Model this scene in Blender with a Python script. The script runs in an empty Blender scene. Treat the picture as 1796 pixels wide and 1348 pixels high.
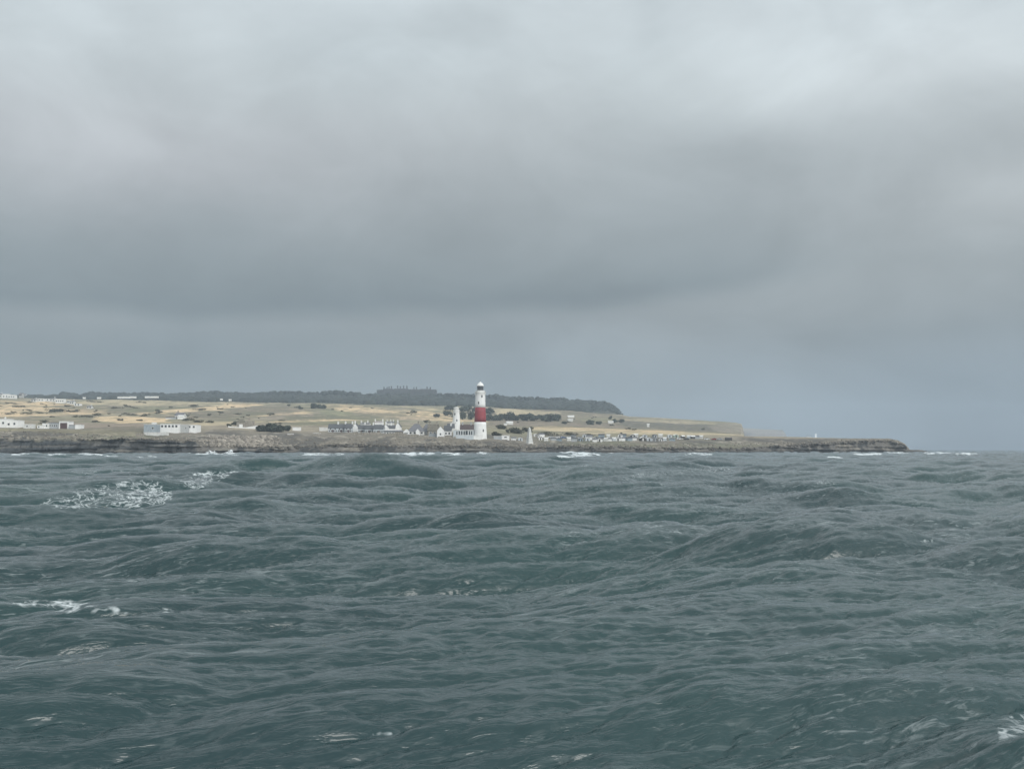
import bpy, math, random
import numpy as np
C = bpy.context.scene.collection
SC = bpy.context.scene
rnd = random.Random(7)
rng = np.random.default_rng(11)
F, CX, CY, HOR, H = 2000.0, 898.0, 674.0, 787.0, 3.2
A = math.atan((HOR - CY) / F)
SA, CA = math.sin(A), math.cos(A)

def world(px, py, Y):
    """point seen at photo pixel (px,py) lying Y metres ahead of the boat"""
    xc = (px - CX) / F; yc = (CY - py) / F
    s = Y / (CA - yc * SA)
    return xc * s, Y + 0 * s, H + s * (SA + yc * CA)

def proj(X, Y, Z):
    z = Z - H
    f = Y * CA + z * SA; u = -Y * SA + z * CA
    return CX + F * X / f, CY - F * u / f

def lin(r, g, b):
    o = []
    for c in (r, g, b):
        c /= 255.0
        o.append(c / 12.92 if c <= 0.04045 else ((c + 0.055) / 1.055) ** 2.4)
    return tuple(o)

# ------------------------------------------------------------------ numpy noise
def _h(ix, iy, seed):
    n = (ix.astype(np.int64) * 374761393 + iy.astype(np.int64) * 668265263 + seed * 974711) & 0x7fffffff
    n = ((n ^ (n >> 13)) * 1274126177) & 0x7fffffff
    n = n ^ (n >> 16)
    return (n & 0xffff) / 65535.0
def vnoise(x, y, seed=0):
    x = np.asarray(x, float); y = np.asarray(y, float)
    ix = np.floor(x); iy = np.floor(y); fx = x - ix; fy = y - iy
    fx = fx * fx * (3 - 2 * fx); fy = fy * fy * (3 - 2 * fy)
    a = _h(ix, iy, seed); b = _h(ix + 1, iy, seed); c = _h(ix, iy + 1, seed); d = _h(ix + 1, iy + 1, seed)
    return (a + (b - a) * fx) * (1 - fy) + (c + (d - c) * fx) * fy
def fbm(x, y, seed=0, oct=4):
    t = 0; amp = .5; s = 0
    for o in range(oct):
        t = t + amp * vnoise(x * 2 ** o + 13.7 * o, y * 2 ** o - 7.3 * o, seed + o); s += amp; amp *= .5
    return t / s
def sstep(a, b, x):
    t = np.clip((x - a) / (b - a), 0, 1); return t * t * (3 - 2 * t)
def itp(x, pts):
    p = np.array(pts, float); return np.interp(x, p[:, 0], p[:, 1])

# ------------------------------------------------------------------ node helpers
class NT:
    def __init__(s, tree): s.t = tree; s.l = tree.links
    def n(s, typ, **kw):
        nd = s.t.nodes.new(typ)
        for k, v in kw.items(): setattr(nd, k, v)
        return nd
    def put(s, sock, v):
        if isinstance(v, bpy.types.NodeSocket): s.l.new(v, sock)
        elif isinstance(v, (tuple, list)) and len(v) == 3 and sock.type == 'RGBA': sock.default_value = (*v, 1)
        else: sock.default_value = v
    def m(s, op, a, b=None, c=None, clamp=False):
        nd = s.n('ShaderNodeMath', operation=op, use_clamp=clamp)
        s.put(nd.inputs[0], a)
        if b is not None: s.put(nd.inputs[1], b)
        if c is not None: s.put(nd.inputs[2], c)
        return nd.outputs[0]
    def mix(s, f, a, b, blend='MIX'):
        nd = s.n('ShaderNodeMix', data_type='RGBA', blend_type=blend)
        s.put(nd.inputs[0], f); s.put(nd.inputs[6], a); s.put(nd.inputs[7], b)
        return nd.outputs[2]
    def step(s, x, a, b, lo=0.0, hi=1.0):
        nd = s.n('ShaderNodeMapRange', interpolation_type='SMOOTHSTEP')
        s.put(nd.inputs[0], x); s.put(nd.inputs[1], a); s.put(nd.inputs[2], b); s.put(nd.inputs[3], lo); s.put(nd.inputs[4], hi)
        return nd.outputs[0]
    def noise(s, vec, scale, detail=4, rough=.5, dist=0.0):
        nd = s.n('ShaderNodeTexNoise')
        if vec is not None: s.l.new(vec, nd.inputs['Vector'])
        nd.inputs['Scale'].default_value = scale; nd.inputs['Detail'].default_value = detail
        nd.inputs['Roughness'].default_value = rough; nd.inputs['Distortion'].default_value = dist
        return nd.outputs[0]
    def mapping(s, vec, scale=(1, 1, 1), rot=(0, 0, 0), loc=(0, 0, 0)):
        nd = s.n('ShaderNodeMapping'); s.l.new(vec, nd.inputs[0])
        nd.inputs[1].default_value = loc; nd.inputs[2].default_value = rot; nd.inputs[3].default_value = scale
        return nd.outputs[0]

MATS = {}
def mat(name, col, rough=.8, var=.18, scale=.8, spec=.3, col2=None, bump=0.0):
    """painted / stone / plaster surface with procedural mottling"""
    if name in MATS: return MATS[name]
    m = bpy.data.materials.new(name); m.use_nodes = True
    t = NT(m.node_tree); b = m.node_tree.nodes['Principled BSDF']
    tc = t.n('ShaderNodeTexCoord')
    f = t.noise(tc.outputs['Object'], scale, 5, .6)
    f2 = t.noise(t.mapping(tc.outputs['Object'], (2.5, 2.5, .35)), scale * 1.3, 3)
    f = t.m('ADD', t.m('MULTIPLY', f, .6), t.m('MULTIPLY', f2, .4))
    c2 = col2 or tuple(c * (1 - 2 * var) for c in col)
    c = t.mix(t.step(f, .35, .68), col, c2)
    t.put(b.inputs['Base Color'], c); b.inputs['Roughness'].default_value = rough
    b.inputs['Specular IOR Level'].default_value = spec
    if bump:
        bp = t.n('ShaderNodeBump'); bp.inputs['Strength'].default_value = .6; bp.inputs['Distance'].default_value = bump
        t.l.new(f, bp.inputs['Height']); t.l.new(bp.outputs[0], b.inputs['Normal'])
    MATS[name] = m; return m
def vmat(name, rough=.9, nscale=.5, lo=.7, hi=1.25, stretch=(1, 1, 1), bump=0.0, spec=.15):
    """surface coloured by the mesh's own albedo attribute, broken up by noise"""
    m = bpy.data.materials.new(name); m.use_nodes = True
    t = NT(m.node_tree); b = m.node_tree.nodes['Principled BSDF']
    at = t.n('ShaderNodeAttribute', attribute_name='col')
    tc = t.n('ShaderNodeTexCoord')
    f = t.noise(t.mapping(tc.outputs['Object'], stretch), nscale, 6, .65)
    g = t.step(f, .25, .75, lo, hi)
    cmb = t.n('ShaderNodeCombineColor')
    for i in range(3): t.l.new(g, cmb.inputs[i])
    t.put(b.inputs['Base Color'], t.mix(1.0, at.outputs['Color'], cmb.outputs[0], 'MULTIPLY'))
    b.inputs['Roughness'].default_value = rough; b.inputs['Specular IOR Level'].default_value = spec
    if bump:
        bp = t.n('ShaderNodeBump'); bp.inputs['Strength'].default_value = .7; bp.inputs['Distance'].default_value = bump
        t.l.new(f, bp.inputs['Height']); t.l.new(bp.outputs[0], b.inputs['Normal'])
    return m

# ------------------------------------------------------------------ mesh helpers
def link(name, verts, faces, material, parent=None, smooth=False, cols=None):
    me = bpy.data.meshes.new(name)
    if isinstance(verts, np.ndarray) and isinstance(faces, np.ndarray):
        n, k = faces.shape
        me.vertices.add(len(verts)); me.vertices.foreach_set('co', verts.astype(np.float32).ravel())
        me.loops.add(n * k); me.loops.foreach_set('vertex_index', faces.astype(np.int32).ravel())
        me.polygons.add(n); me.polygons.foreach_set('loop_start', np.arange(0, n * k, k, dtype=np.int32))
        me.polygons.foreach_set('loop_total', np.full(n, k, np.int32))
        me.update(calc_edges=True)
    else:
        me.from_pydata([tuple(v) for v in verts], [], [tuple(f) for f in faces]); me.update()
    if cols is not None:
        a = me.color_attributes.new('col', 'FLOAT_COLOR', 'POINT')
        c4 = np.ones((len(verts), 4), np.float32); c4[:, :3] = cols
        a.data.foreach_set('color', c4.ravel())
    if smooth: me.polygons.foreach_set('use_smooth', np.ones(len(me.polygons), bool))
    me.materials.append(material)
    o = bpy.data.objects.new(name, me); C.objects.link(o)
    if parent: o.parent = parent
    return o
class MB:
    def __init__(s): s.v = []; s.f = []
    def add(s, v, f):
        n = len(s.v); s.v += [tuple(p) for p in v]; s.f += [tuple(i + n for i in q) for q in f]; return s
    def box(s, x0, x1, y0, y1, z0, z1):
        return s.add([(x0, y0, z0), (x1, y0, z0), (x1, y1, z0), (x0, y1, z0), (x0, y0, z1), (x1, y0, z1), (x1, y1, z1), (x0, y1, z1)],
                     [(3, 2, 1, 0), (4, 5, 6, 7), (0, 1, 5, 4), (1, 2, 6, 5), (2, 3, 7, 6), (3, 0, 4, 7)])
    def frust(s, x0, x1, y0, y1, z0, z1, k):
        cx, cy = (x0 + x1) / 2, (y0 + y1) / 2; g = lambda a, c: c + (a - c) * k
        return s.add([(x0, y0, z0), (x1, y0, z0), (x1, y1, z0), (x0, y1, z0), (g(x0, cx), g(y0, cy), z1), (g(x1, cx), g(y0, cy), z1), (g(x1, cx), g(y1, cy), z1), (g(x0, cx), g(y1, cy), z1)],
                     [(3, 2, 1, 0), (4, 5, 6, 7), (0, 1, 5, 4), (1, 2, 6, 5), (2, 3, 7, 6), (3, 0, 4, 7)])
    def prism(s, prof, a0, a1, axis='y'):
        """closed (p,z) outline pushed along an axis"""
        n = len(prof)
        if axis == 'y': v = [(p, a0, z) for p, z in prof] + [(p, a1, z) for p, z in prof]
        else: v = [(a0, p, z) for p, z in prof] + [(a1, p, z) for p, z in prof]
        f = [tuple(range(n)), tuple(range(2 * n - 1, n - 1, -1))] + [(i, i + n, (i + 1) % n + n, (i + 1) % n) for i in range(n)]
        return s.add(v, f)
    def lathe(s, prof, n=32, cx=0, cy=0, caps=True):
        b = len(s.v)
        for r, z in prof:
            for i in range(n):
                t = 2 * math.pi * i / n; s.v.append((cx + r * math.cos(t), cy + r * math.sin(t), z))
        for j in range(len(prof) - 1):
            for i in range(n):
                k = (i + 1) % n; s.f.append((b + j * n + i, b + j * n + k, b + (j + 1) * n + k, b + (j + 1) * n + i))
        if caps:
            s.f.append(tuple(b + i for i in range(n - 1, -1, -1))); s.f.append(tuple(b + (len(prof) - 1) * n + i for i in range(n)))
        return s
    def tube(s, p, q, r, n=6):
        p = np.array(p, float); q = np.array(q, float); d = q - p; d /= np.linalg.norm(d)
        a = np.cross(d, (0, 0, 1) if abs(d[2]) < .9 else (1, 0, 0)); a /= np.linalg.norm(a); b = np.cross(d, a)
        v = [tuple(c + r * (math.cos(t) * a + math.sin(t) * b)) for c in (p, q) for t in [2 * math.pi * i / n for i in range(n)]]
        return s.add(v, [(i, (i + 1) % n, (i + 1) % n + n, i + n) for i in range(n)] + [tuple(range(n - 1, -1, -1)), tuple(range(n, 2 * n))])
    def build(s, name, material, parent=None, smooth=False): return link(name, s.v, s.f, material, parent, smooth)

def tag(o, label=None, cat=None, group=None, kind=None):
    if label: o['label'] = label
    if cat: o['category'] = cat
    if group: o['group'] = group
    if kind: o['kind'] = kind
    return o
def empty(name, loc, rz=0.0, label=None, cat=None, group=None):
    o = bpy.data.objects.new(name, None); C.objects.link(o); o.empty_display_size = 1
    o.location = loc; o.rotation_euler = (0, 0, rz)
    return tag(o, label, cat, group)
def copy_tree(o, parent=None):
    c = o.copy(); C.objects.link(c)
    if parent: c.parent = parent
    for ch in [x for x in C.objects if x.parent == o]: copy_tree(ch, c)
    return c

# ------------------------------------------------------------------ terrain of the headland
def Ds(px): return itp(px, [(-300, 640), (0, 660), (400, 690), (850, 715), (1100, 765), (1300, 830), (1597, 900), (1640, 905)])
R2 = [(-300, 767), (0, 768), (45, 767), (60, 769), (140, 770), (250, 769), (340, 772), (358, 781), (480, 783), (560, 781), (620, 778), (700, 781), (850, 781), (930, 785), (1000, 781), (1150, 784), (1300, 785), (1400, 778), (1500, 772.5), (1560, 772), (1576, 775), (1588, 781), (1595, 788), (1640, 792)]
R3 = [(-300, 750), (0, 752), (120, 755), (240, 765), (350, 766), (480, 766), (560, 767), (680, 766), (760, 769), (850, 771), (935, 777), (1100, 777), (1250, 776), (1400, 772), (1500, 769), (1560, 769.2), (1574, 771.5), (1588, 779), (1596, 788.5), (1640, 793)]
R4 = [(-300, 749), (0, 750.5), (120, 752), (250, 746), (450, 752), (560, 754), (700, 752), (800, 751), (900, 756), (1000, 759), (1100, 761), (1250, 762.5), (1310, 764), (1440, 766.5), (1500, 767.6), (1560, 768.6), (1576, 772), (1588, 780), (1597, 789), (1640, 794)]
R5 = [(-300, 722), (0, 722), (200, 724), (400, 729), (600, 735), (750, 741), (850, 743), (1000, 746), (1100, 751), (1250, 755), (1300, 759), (1312, 764), (1440, 767), (1560, 769), (1640, 796)]
R6 = [(-300, 696), (0, 697), (60, 699), (200, 701), (400, 704.5), (600, 707.5), (700, 711), (850, 713), (900, 716), (1000, 721), (1090, 727), (1105, 731), (1180, 733.5), (1250, 738), (1290, 740.5), (1301, 743), (1312, 766), (1340, 775), (1640, 797)]
NX = 1500
PXC = np.linspace(-300, 1625, NX)
seg = [(0, 1, 8), (1, 2, 34), (2, 3, 60), (3, 4, 60), (4, 5, 90), (5, 6, 90), (6, 7, 8)]
ts = np.concatenate([np.linspace(a, b, n, endpoint=False) for a, b, n in seg] + [[7.0]])
NT_ = len(ts)
sh = Ds(PXC)
cut = sstep(1300, 1316, PXC)            # right of here only the low spit exists
zoff = [None] * 8
rows = []
for k in range(8):
    if k == 0: D = sh - 6; X, Y, Z = world(PXC, 790.0, D); Z = Z * 0 - 3.0
    elif k == 1: D = sh; X, Y, Z = world(PXC, 790.0, D); Z = Z * 0 + .2
    elif k == 2: D = sh + itp(PXC, [(-300, 7), (340, 8), (360, 14), (850, 22), (1300, 16), (1640, 10)]); X, Y, Z = world(PXC, itp(PXC, R2), D)
    elif k == 3: D = sh + itp(PXC, [(-300, 60), (300, 70), (850, 75), (1300, 70), (1560, 40), (1640, 30)]); X, Y, Z = world(PXC, itp(PXC, R3), D)
    elif k == 4: D = sh + itp(PXC, [(-300, 130), (200, 150), (850, 210), (1300, 170), (1560, 70), (1640, 50)]); X, Y, Z = world(PXC, itp(PXC, R4), D)
    elif k == 5: D = sh + 210 + (430) * (1 - .5 * cut); X, Y, Z = world(PXC, itp(PXC, R5), D); Z = Z * (1 - cut) + np.minimum(Z, -4) * cut
    elif k == 6: D = sh + 1150; X, Y, Z = world(PXC, itp(PXC, R6), D); Z = Z * (1 - cut) - 6 * cut
    else: D = sh + 1600; X, Y, Z0 = world(PXC, 786., D); Z = rows[6][2] * .75 - 4
    rows.append(np.stack([X + 0 * PXC, Y + 0 * PXC, Z + 0 * PXC]))
rows = np.array(rows)                   # 8,3,NX
k0 = np.clip(np.floor(ts).astype(int), 0, 6); fr = (ts - k0)[:, None, None]
P = rows[k0] * (1 - fr) + rows[k0 + 1] * fr        # NT,3,NX
TX, TY, TZ = P[:, 0, :].copy(), P[:, 1, :].copy(), P[:, 2, :].copy()
TT = np.repeat(ts[:, None], NX, 1)
# relief: fissured cliff, rocky foreshore, soft fields
w_cl = sstep(.9, 1.15, TT) * (1 - sstep(1.85, 2.25, TT))
cx = TX / 5.0
fiss = fbm(TX / 7.0, TZ / 14.0 + 3, 5, 4) - .5
band = np.floor(TZ / 1.35 + 2.0 * fbm(TX / 60., TY / 60., 9, 2))
ledge = vnoise(band * 3.1, TX / 16.0, 12) - .5
TY += w_cl * (fiss * 15 + ledge * 7)
w_ro = sstep(1.6, 2.0, TT) * (1 - sstep(2.9, 3.6, TT))
TZ += w_ro * ((fbm(TX / 5., TY / 9., 21, 4) - .5) * 2.4) * itp(TX / TY * F + CX, [(0, 1), (1000, 1), (1300, .55), (1640, .5)])
w_fi = sstep(3.3, 4.2, TT)
TZ += w_fi * (fbm(TX / 45., TY / 90., 33, 4) - .5) * 3.0 * (1 - sstep(6, 6.6, TT))
PXT, PYT = proj(TX, TY, TZ)
GPY = np.minimum.accumulate(PYT, axis=0)

def ground(px, py):
    """world point of the land surface seen at a photo pixel"""
    j = int(np.clip(round((px + 300) / 1925 * (NX - 1)), 0, NX - 1))
    col = PYT[:, j]
    idx = np.nonzero((col <= py) & (ts > 1.2) & (ts <= 6.0))[0]
    i = idx[0] if len(idx) else int(np.nonzero(ts <= 6.0)[0][-1])
    D = TY[i, j]
    if i > 0 and col[i - 1] > py and abs(col[i - 1] - col[i]) > 1e-6:
        f = (py - col[i]) / (col[i - 1] - col[i]); D = TY[i, j] * (1 - f) + TY[i - 1, j] * f
    X, Y, Z = world(px, py, D)
    return float(X), float(Y), float(Z)

# ---- albedo of the land (fields, tracks, heath, rock)
def inpoly(px, py, poly, soft=1.0):
    """1 inside the outline (given as x, upper y, lower y), soft edges"""
    p = np.array(poly, float)
    up = np.interp(px, p[:, 0], p[:, 1]); lo = np.interp(px, p[:, 0], p[:, 2])
    return sstep(-soft, soft, py - up) * sstep(-soft, soft, lo - py) * sstep(p[0, 0] - 4, p[0, 0] + 4, px) * (1 - sstep(p[-1, 0] - 4, p[-1, 0] + 4, px))
GOLD = np.array((.65, .49, .305)); STRAW = np.array((.50, .415, .27)); OLIVE = np.array((.205, .205, .12)); BROWN = np.array((.185, .155, .115))
SCRUB = np.array((.12, .115, .075)); GREEN = np.array((.13, .16, .085)); TAN = np.array((.29, .25, .185)); PINK = np.array((.27, .215, .175)); ROCK = np.array((.24, .21, .175)); DARK = np.array((.035, .036, .035))
col = np.zeros((NT_, NX, 3))
n1 = fbm(TX / 60., TY / 110., 41, 4); n2 = fbm(TX / 14., TY / 40., 47, 4); n3 = fbm(TX / 5., TY / 14., 53, 3)
def lay(w, c):
    global col
    w = np.clip(w, 0, 1)[..., None]; col = col * (1 - w) + np.asarray(c) * w
wx = PXT + (fbm(TX / 25., TY / 60., 61, 4) - .5) * 44; wy = PYT + (fbm(TX / 22., TY / 45., 67, 4) - .5) * 4.6
lay(np.ones_like(TX), TAN)
lay(sstep(.42, .62, n1) * .55, OLIVE)
lay(sstep(.5, .66, n2) * .55, BROWN)
POLY = [
 (GOLD, .95, [(-300, 699, 733), (0, 701, 731), (60, 704, 729), (120, 709, 727), (190, 716, 726)]),
 (STRAW, .8, [(120, 700, 709), (260, 702, 712), (420, 705, 710)]),
 (BROWN, .55, [(100, 710, 722), (200, 713, 724), (270, 722, 726)]),
 (GOLD, 1., [(165, 730, 738), (215, 730, 741), (300, 735, 741)]),
 (PINK, .7, [(90, 740, 753), (180, 741, 751), (260, 742, 748)]),
 (GOLD, 1., [(245, 724, 727), (300, 718.5, 726), (370, 712, 719.5), (400, 708, 716), (455, 708.5, 711)]),
 (OLIVE, .8, [(225, 715, 722), (270, 714, 720), (340, 713, 716)]),
 (BROWN, .9, [(318, 726, 733), (380, 720, 734), (440, 713, 731), (500, 712, 727), (545, 714, 721)]),
 (GOLD, 1., [(432, 729.5, 731.5), (480, 725.5, 729), (545, 721.5, 725)]),
 (STRAW, .7, [(340, 737, 745), (400, 738, 746), (470, 738, 741)]),
 (PINK, .6, [(470, 726, 738), (520, 725, 732), (560, 725, 727)]),
 (GOLD, .95, [(480, 738.5, 741), (560, 735.5, 739), (640, 735, 737)]),
 (SCRUB, .75, [(506, 730, 735), (560, 729, 736), (612, 727.5, 735)]),
 (OLIVE, .95, [(560, 715, 727), (620, 718, 735), (660, 727, 738), (710, 736, 739)]),
 (OLIVE, .8, [(520, 739, 746), (600, 738, 746), (690, 738, 743)]),
 (GOLD, .85, [(565, 710, 716), (640, 711.5, 724), (700, 719, 735), (760, 727, 737), (800, 734, 738.5), (870, 739, 741.5)]),
 (PINK, .45, [(620, 720, 730), (680, 725, 736), (740, 731, 736)]),
 (STRAW, .9, [(670, 711.5, 714), (730, 713, 717), (790, 719, 723)]),
 (GOLD, .9, [(712, 719, 722), (750, 721, 726), (790, 725, 731)]),
 (BROWN * .8, .8, [(850, 712, 746), (930, 714, 748), (1000, 719, 749), (1090, 728, 751), (1110, 733, 752)]),
 (STRAW, .9, [(866, 715.5, 728), (890, 716, 730), (920, 720, 730), (975, 723, 730)]),
 (TAN, .35, [(940, 722, 733), (1000, 725, 736), (1085, 729, 737)]),
 (PINK, .4, [(860, 737, 746), (960, 739, 748), (1100, 746, 752), (1200, 749, 756), (1250, 752, 758)]),
 (GOLD, .75, [(925, 747, 754), (1000, 748, 756), (1100, 752, 758), (1200, 756, 760)]),
 (STRAW, .85, [(940, 751, 755), (1100, 757, 761), (1220, 759, 762.5), (1300, 761, 764), (1440, 764.5, 767), (1500, 766.5, 768.2)]),
 (OLIVE, .55, [(1010, 733, 738), (1080, 733, 740)]),
 (STRAW, .4, [(1096, 733, 738), (1180, 734, 742), (1220, 737, 743), (1300, 741, 744)]),
 (np.array((.105, .10, .085)), .9, [(1090, 738, 748), (1140, 740, 751), (1200, 743.5, 754), (1250, 744, 757), (1280, 745, 757)]),
 (ROCK, .8, [(1255, 742, 758), (1290, 742, 762), (1315, 744, 764)]),
 (np.array((.20, .215, .13)), .6, [(640, 758, 768), (760, 762, 769), (840, 768, 772)]),
 (TAN, .8, [(860, 770, 773), (1000, 774, 777), (1200, 774, 778)]),
]
for c, w, pl in POLY:
    lay(inpoly(wx, wy, pl, .8) * w, c)
# hedge lines and dry-stone walls
LINES = [[(120, 708), (180, 712), (240, 718), (330, 727), (420, 735)], [(170, 726), (230, 723), (300, 717), (370, 711)], [(200, 722), (262, 713), (330, 709)], [(560, 711), (640, 713.5), (720, 724), (800, 735.5)], [(600, 709), (700, 714), (760, 722), (830, 731)],
         [(0, 751), (120, 752.5), (240, 748)], [(430, 732), (560, 726)], [(320, 734), (420, 738), (520, 737)], [(860, 746.5), (1000, 748.5), (1140, 753), (1300, 760)], [(930, 757), (1060, 757.5)], [(1100, 732.5), (1180, 736), (1300, 742)], [(560, 746), (470, 742)]]
for L in LINES:
    p = np.array(L, float); yy = np.interp(PXT, p[:, 0], p[:, 1])
    lay((1 - sstep(.35, 1.1, np.abs(PYT - yy + (n3 - .5)))) * (PXT > p[:, 0].min()) * (PXT < p[:, 0].max()) * .75, SCRUB)
# patchy scrub over the fields
lay(sstep(.57, .63, fbm(TX / 22., TY / 55., 71, 3)) * sstep(4.2, 4.5, TT) * (.75 - .45 * sstep(600, 900, PXT)), SCRUB * 1.25)
lay(sstep(.55, .72, n3) * .35 * sstep(3.5, 4.3, TT), BROWN)
st = fbm(TX / 9., TY / 16., 101, 4)
lay(sstep(.54, .63, st) * sstep(4.0, 4.4, TT) * .5, SCRUB * 1.4); lay(sstep(.57, .68, 1 - st) * sstep(4.0, 4.4, TT) * .22, STRAW)
# plain and foreshore
wpl = sstep(1.7, 2.0, TT) * (1 - sstep(3.2, 4.0, TT))
lay(wpl * .9, np.array((.165, .148, .12)))
lay(wpl * sstep(.42, .62, n2) * .8, np.array((.09, .085, .075)))
lay(wpl * sstep(.55, .72, n1) * .6, np.array((.155, .155, .10)))
lay(wpl * sstep(.60, .72, n3) * .75, np.array((.30, .27, .22)))
lay(wpl * sstep(2.55, 2.9, TT) * inpoly(PXT, PYT, [(-300, 740, 768), (110, 745, 770), (250, 755, 766)], 3) * .6, np.array((.23, .205, .13)))
wcl = 1 - sstep(1.75, 2.12, TT + (n3 - .5) * .5)
rockc = np.where(PXT[..., None] < 345, np.array((.050, .054, .056)), np.array((.115, .106, .094)))
lay(wcl, rockc)
lay(wcl * sstep(.5, .7, vnoise(band * 5.3, TX / 30., 83)) * .55, np.array((.14, .132, .118)))
lay(wcl * sstep(.5, .62, fbm(TX / 5., TZ / 7., 87, 3)) * .85, DARK)
lay(wcl * sstep(.6, .75, fbm(TX / 11., TZ / 3., 89, 3)) * .6, np.array((.22, .20, .165)))
lay((1 - sstep(.6, 2.6, TZ + (n2 - .5) * 1.5)) * (TT < 2.5) * .8, np.array((.03, .031, .03)))
verts = np.stack([TX, TY, TZ], -1).reshape(-1, 3)
ii = (np.arange(NT_ - 1)[:, None] * NX + np.arange(NX - 1)[None, :]).ravel()
faces = np.stack([ii, ii + 1, ii + NX + 1, ii + NX], -1)
M_land = vmat('land_surface', .95, .35, .72, 1.25, (1, .6, 1.6), .25)
land = link('headland', verts, faces, M_land, None, True, col.reshape(-1, 3)); tag(land, kind='structure')

def ridge(name, prof, Dfront, Dtop, Dback, base, colr, px0, px1, n=500, amp=2.0, seed=3, m=40):
    """a hill with its own depth: foot in front, crest, back slope"""
    pxs = np.linspace(px0, px1, n); top = itp(pxs, prof)
    X2, Y2, Z2 = world(pxs, top, Dtop)
    X1, Y1, Z1 = world(pxs, itp(pxs, base), Dfront)
    Z1 = np.minimum(Z1, Z2)
    X3 = X2 * Dback / Dtop; Y3 = Y2 * 0 + Dback; Z3 = np.full(n, -8.)
    out = []
    for t in np.linspace(0, 1, m):
        s = t ** .8; out.append(np.stack([X1 + (X2 - X1) * s, Y1 + (Y2 - Y1) * s, Z1 + (Z2 - Z1) * t]))
    for t in np.linspace(0, 1, 10)[1:]: out.append(np.stack([X2 + (X3 - X2) * t, Y2 + (Y3 - Y2) * t, Z2 + (Z3 - Z2) * t * t]))
    v = np.array(out).transpose(0, 2, 1); R = v.shape[0]
    v[1:, :, 2] += (fbm(v[1:, :, 0] / 30, v[1:, :, 1] / 30, seed, 4) - .5) * amp
    c = np.zeros(v.shape) + np.array(colr[0]); w = sstep(.42, .6, fbm(v[..., 0] / 40, v[..., 1] / 60, seed + 3, 4))[..., None]
    c = c * (1 - w) + np.array(colr[1]) * w
    w = sstep(.55, .62, fbm(v[..., 0] / 70, v[..., 2] / 5, seed + 7, 3))[..., None] * .6
    c = c * (1 - w) + np.array(colr[2]) * w
    jj = (np.arange(R - 1)[:, None] * n + np.arange(n - 1)[None, :]).ravel()
    o = link(name, v.reshape(-1, 3), np.stack([jj, jj + 1, jj + n + 1, jj + n], -1), M_land, None, True, c.reshape(-1, 3))
    return tag(o, kind='structure'), v
HP = [(-300, 697), (0, 699), (100, 698), (200, 696), (320, 695), (360, 693.5), (500, 693.5), (600, 695), (660, 695), (765, 695.5), (850, 699), (900, 702), (1000, 705), (1040, 705.5), (1062, 705.5), (1070, 707), (1078, 711), (1085, 718), (1091, 727), (1096, 735), (1098, 741)]
HB = [(-300, 700), (0, 701), (400, 706), (700, 713), (850, 717), (1000, 725), (1080, 732), (1098, 742)]
hill, HV = ridge('hill', HP, 2080, 2700, 3200, HB, ((.05, .055, .04), (.035, .042, .03), (.085, .08, .065)), -300, 1098, 700, 5, 5)
far1, _ = ridge('far_headland', [(1296, 742), (1305, 750.5), (1340, 752.5), (1372, 753.5), (1376, 758), (1379, 763)], 3300, 3450, 3800, [(1296, 766), (1380, 767)], ((.22, .2, .18), (.16, .145, .135), (.27, .25, .22)), 1296, 1379, 90, 2, 8)

# ------------------------------------------------------------------ vegetation
M_leaf = vmat('foliage', .8, .6, .65, 1.3)
M_bark = mat('bark', (.09, .075, .06), .9, .3, 1.5)
def crown_arrays(w, d, h, n, size, rs, lumps=7, base=(.038, .048, .033)):
    """leaf clumps spread through several overlapping lobes"""
    L = []
    for i in range(lumps):
        a = rs.uniform(0, 2 * math.pi); r = rs.uniform(0, .62) ** .7
        L.append((math.cos(a) * r * w / 2, math.sin(a) * r * d / 2, h * rs.uniform(.18, .66), rs.uniform(.30, .5)))
    V = []; Fc = []; Cc = []
    for i in range(n):
        lx, ly, lz, lr = L[rs.randrange(lumps)]
        u = np.array([rs.gauss(0, 1) for _ in range(3)]); u /= np.linalg.norm(u) + 1e-9
        q = rs.uniform(.55, 1.0)
        p = np.array([lx + u[0] * lr * w / 2 * q, ly + u[1] * lr * d / 2 * q, max(.02 * h, lz + u[2] * lr * h * .62 * q)])
        nrm = u + np.array([rs.gauss(0, .5) for _ in range(3)]); nrm /= np.linalg.norm(nrm)
        a = np.cross(nrm, (.3, .2, .9)); a /= np.linalg.norm(a) + 1e-9; b = np.cross(nrm, a)
        s = size * rs.uniform(.6, 1.3); t = rs.uniform(0, 6.28); ca, sa = math.cos(t), math.sin(t)
        a, b = a * ca + b * sa, b * ca - a * sa
        k = len(V); V += [p - a * s, p + b * s * .7, p + a * s, p - b * s * .7]; Fc.append((k, k + 1, k + 2, k + 3))
        g = rs.uniform(.6, 1.5); Cc += [tuple(c * g for c in base)] * 4
    return np.array(V), np.array(Fc), np.array(Cc)
def tree_mesh(name, w, h, rs, base, parent):
    V, Fc, Cc = crown_arrays(w, w, h * .97, 620, w * .07, rs, 10, base); V[:, 2] += h * .02
    link('crown', V, Fc, M_leaf, parent, False, Cc)
    b = MB(); b.lathe([(w * .045, -.6), (w * .035, h * .25), (w * .02, h * .55), (w * .006, h * .8)], 7)
    for k in range(4):
        a = rs.uniform(0, 6.28); b.tube((0, 0, h * (.2 + .08 * k)), (math.cos(a) * w * .3, math.sin(a) * w * .3, h * (.5 + .07 * k)), w * .012, 5)
    b.build('trunk', M_bark, parent)
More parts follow.
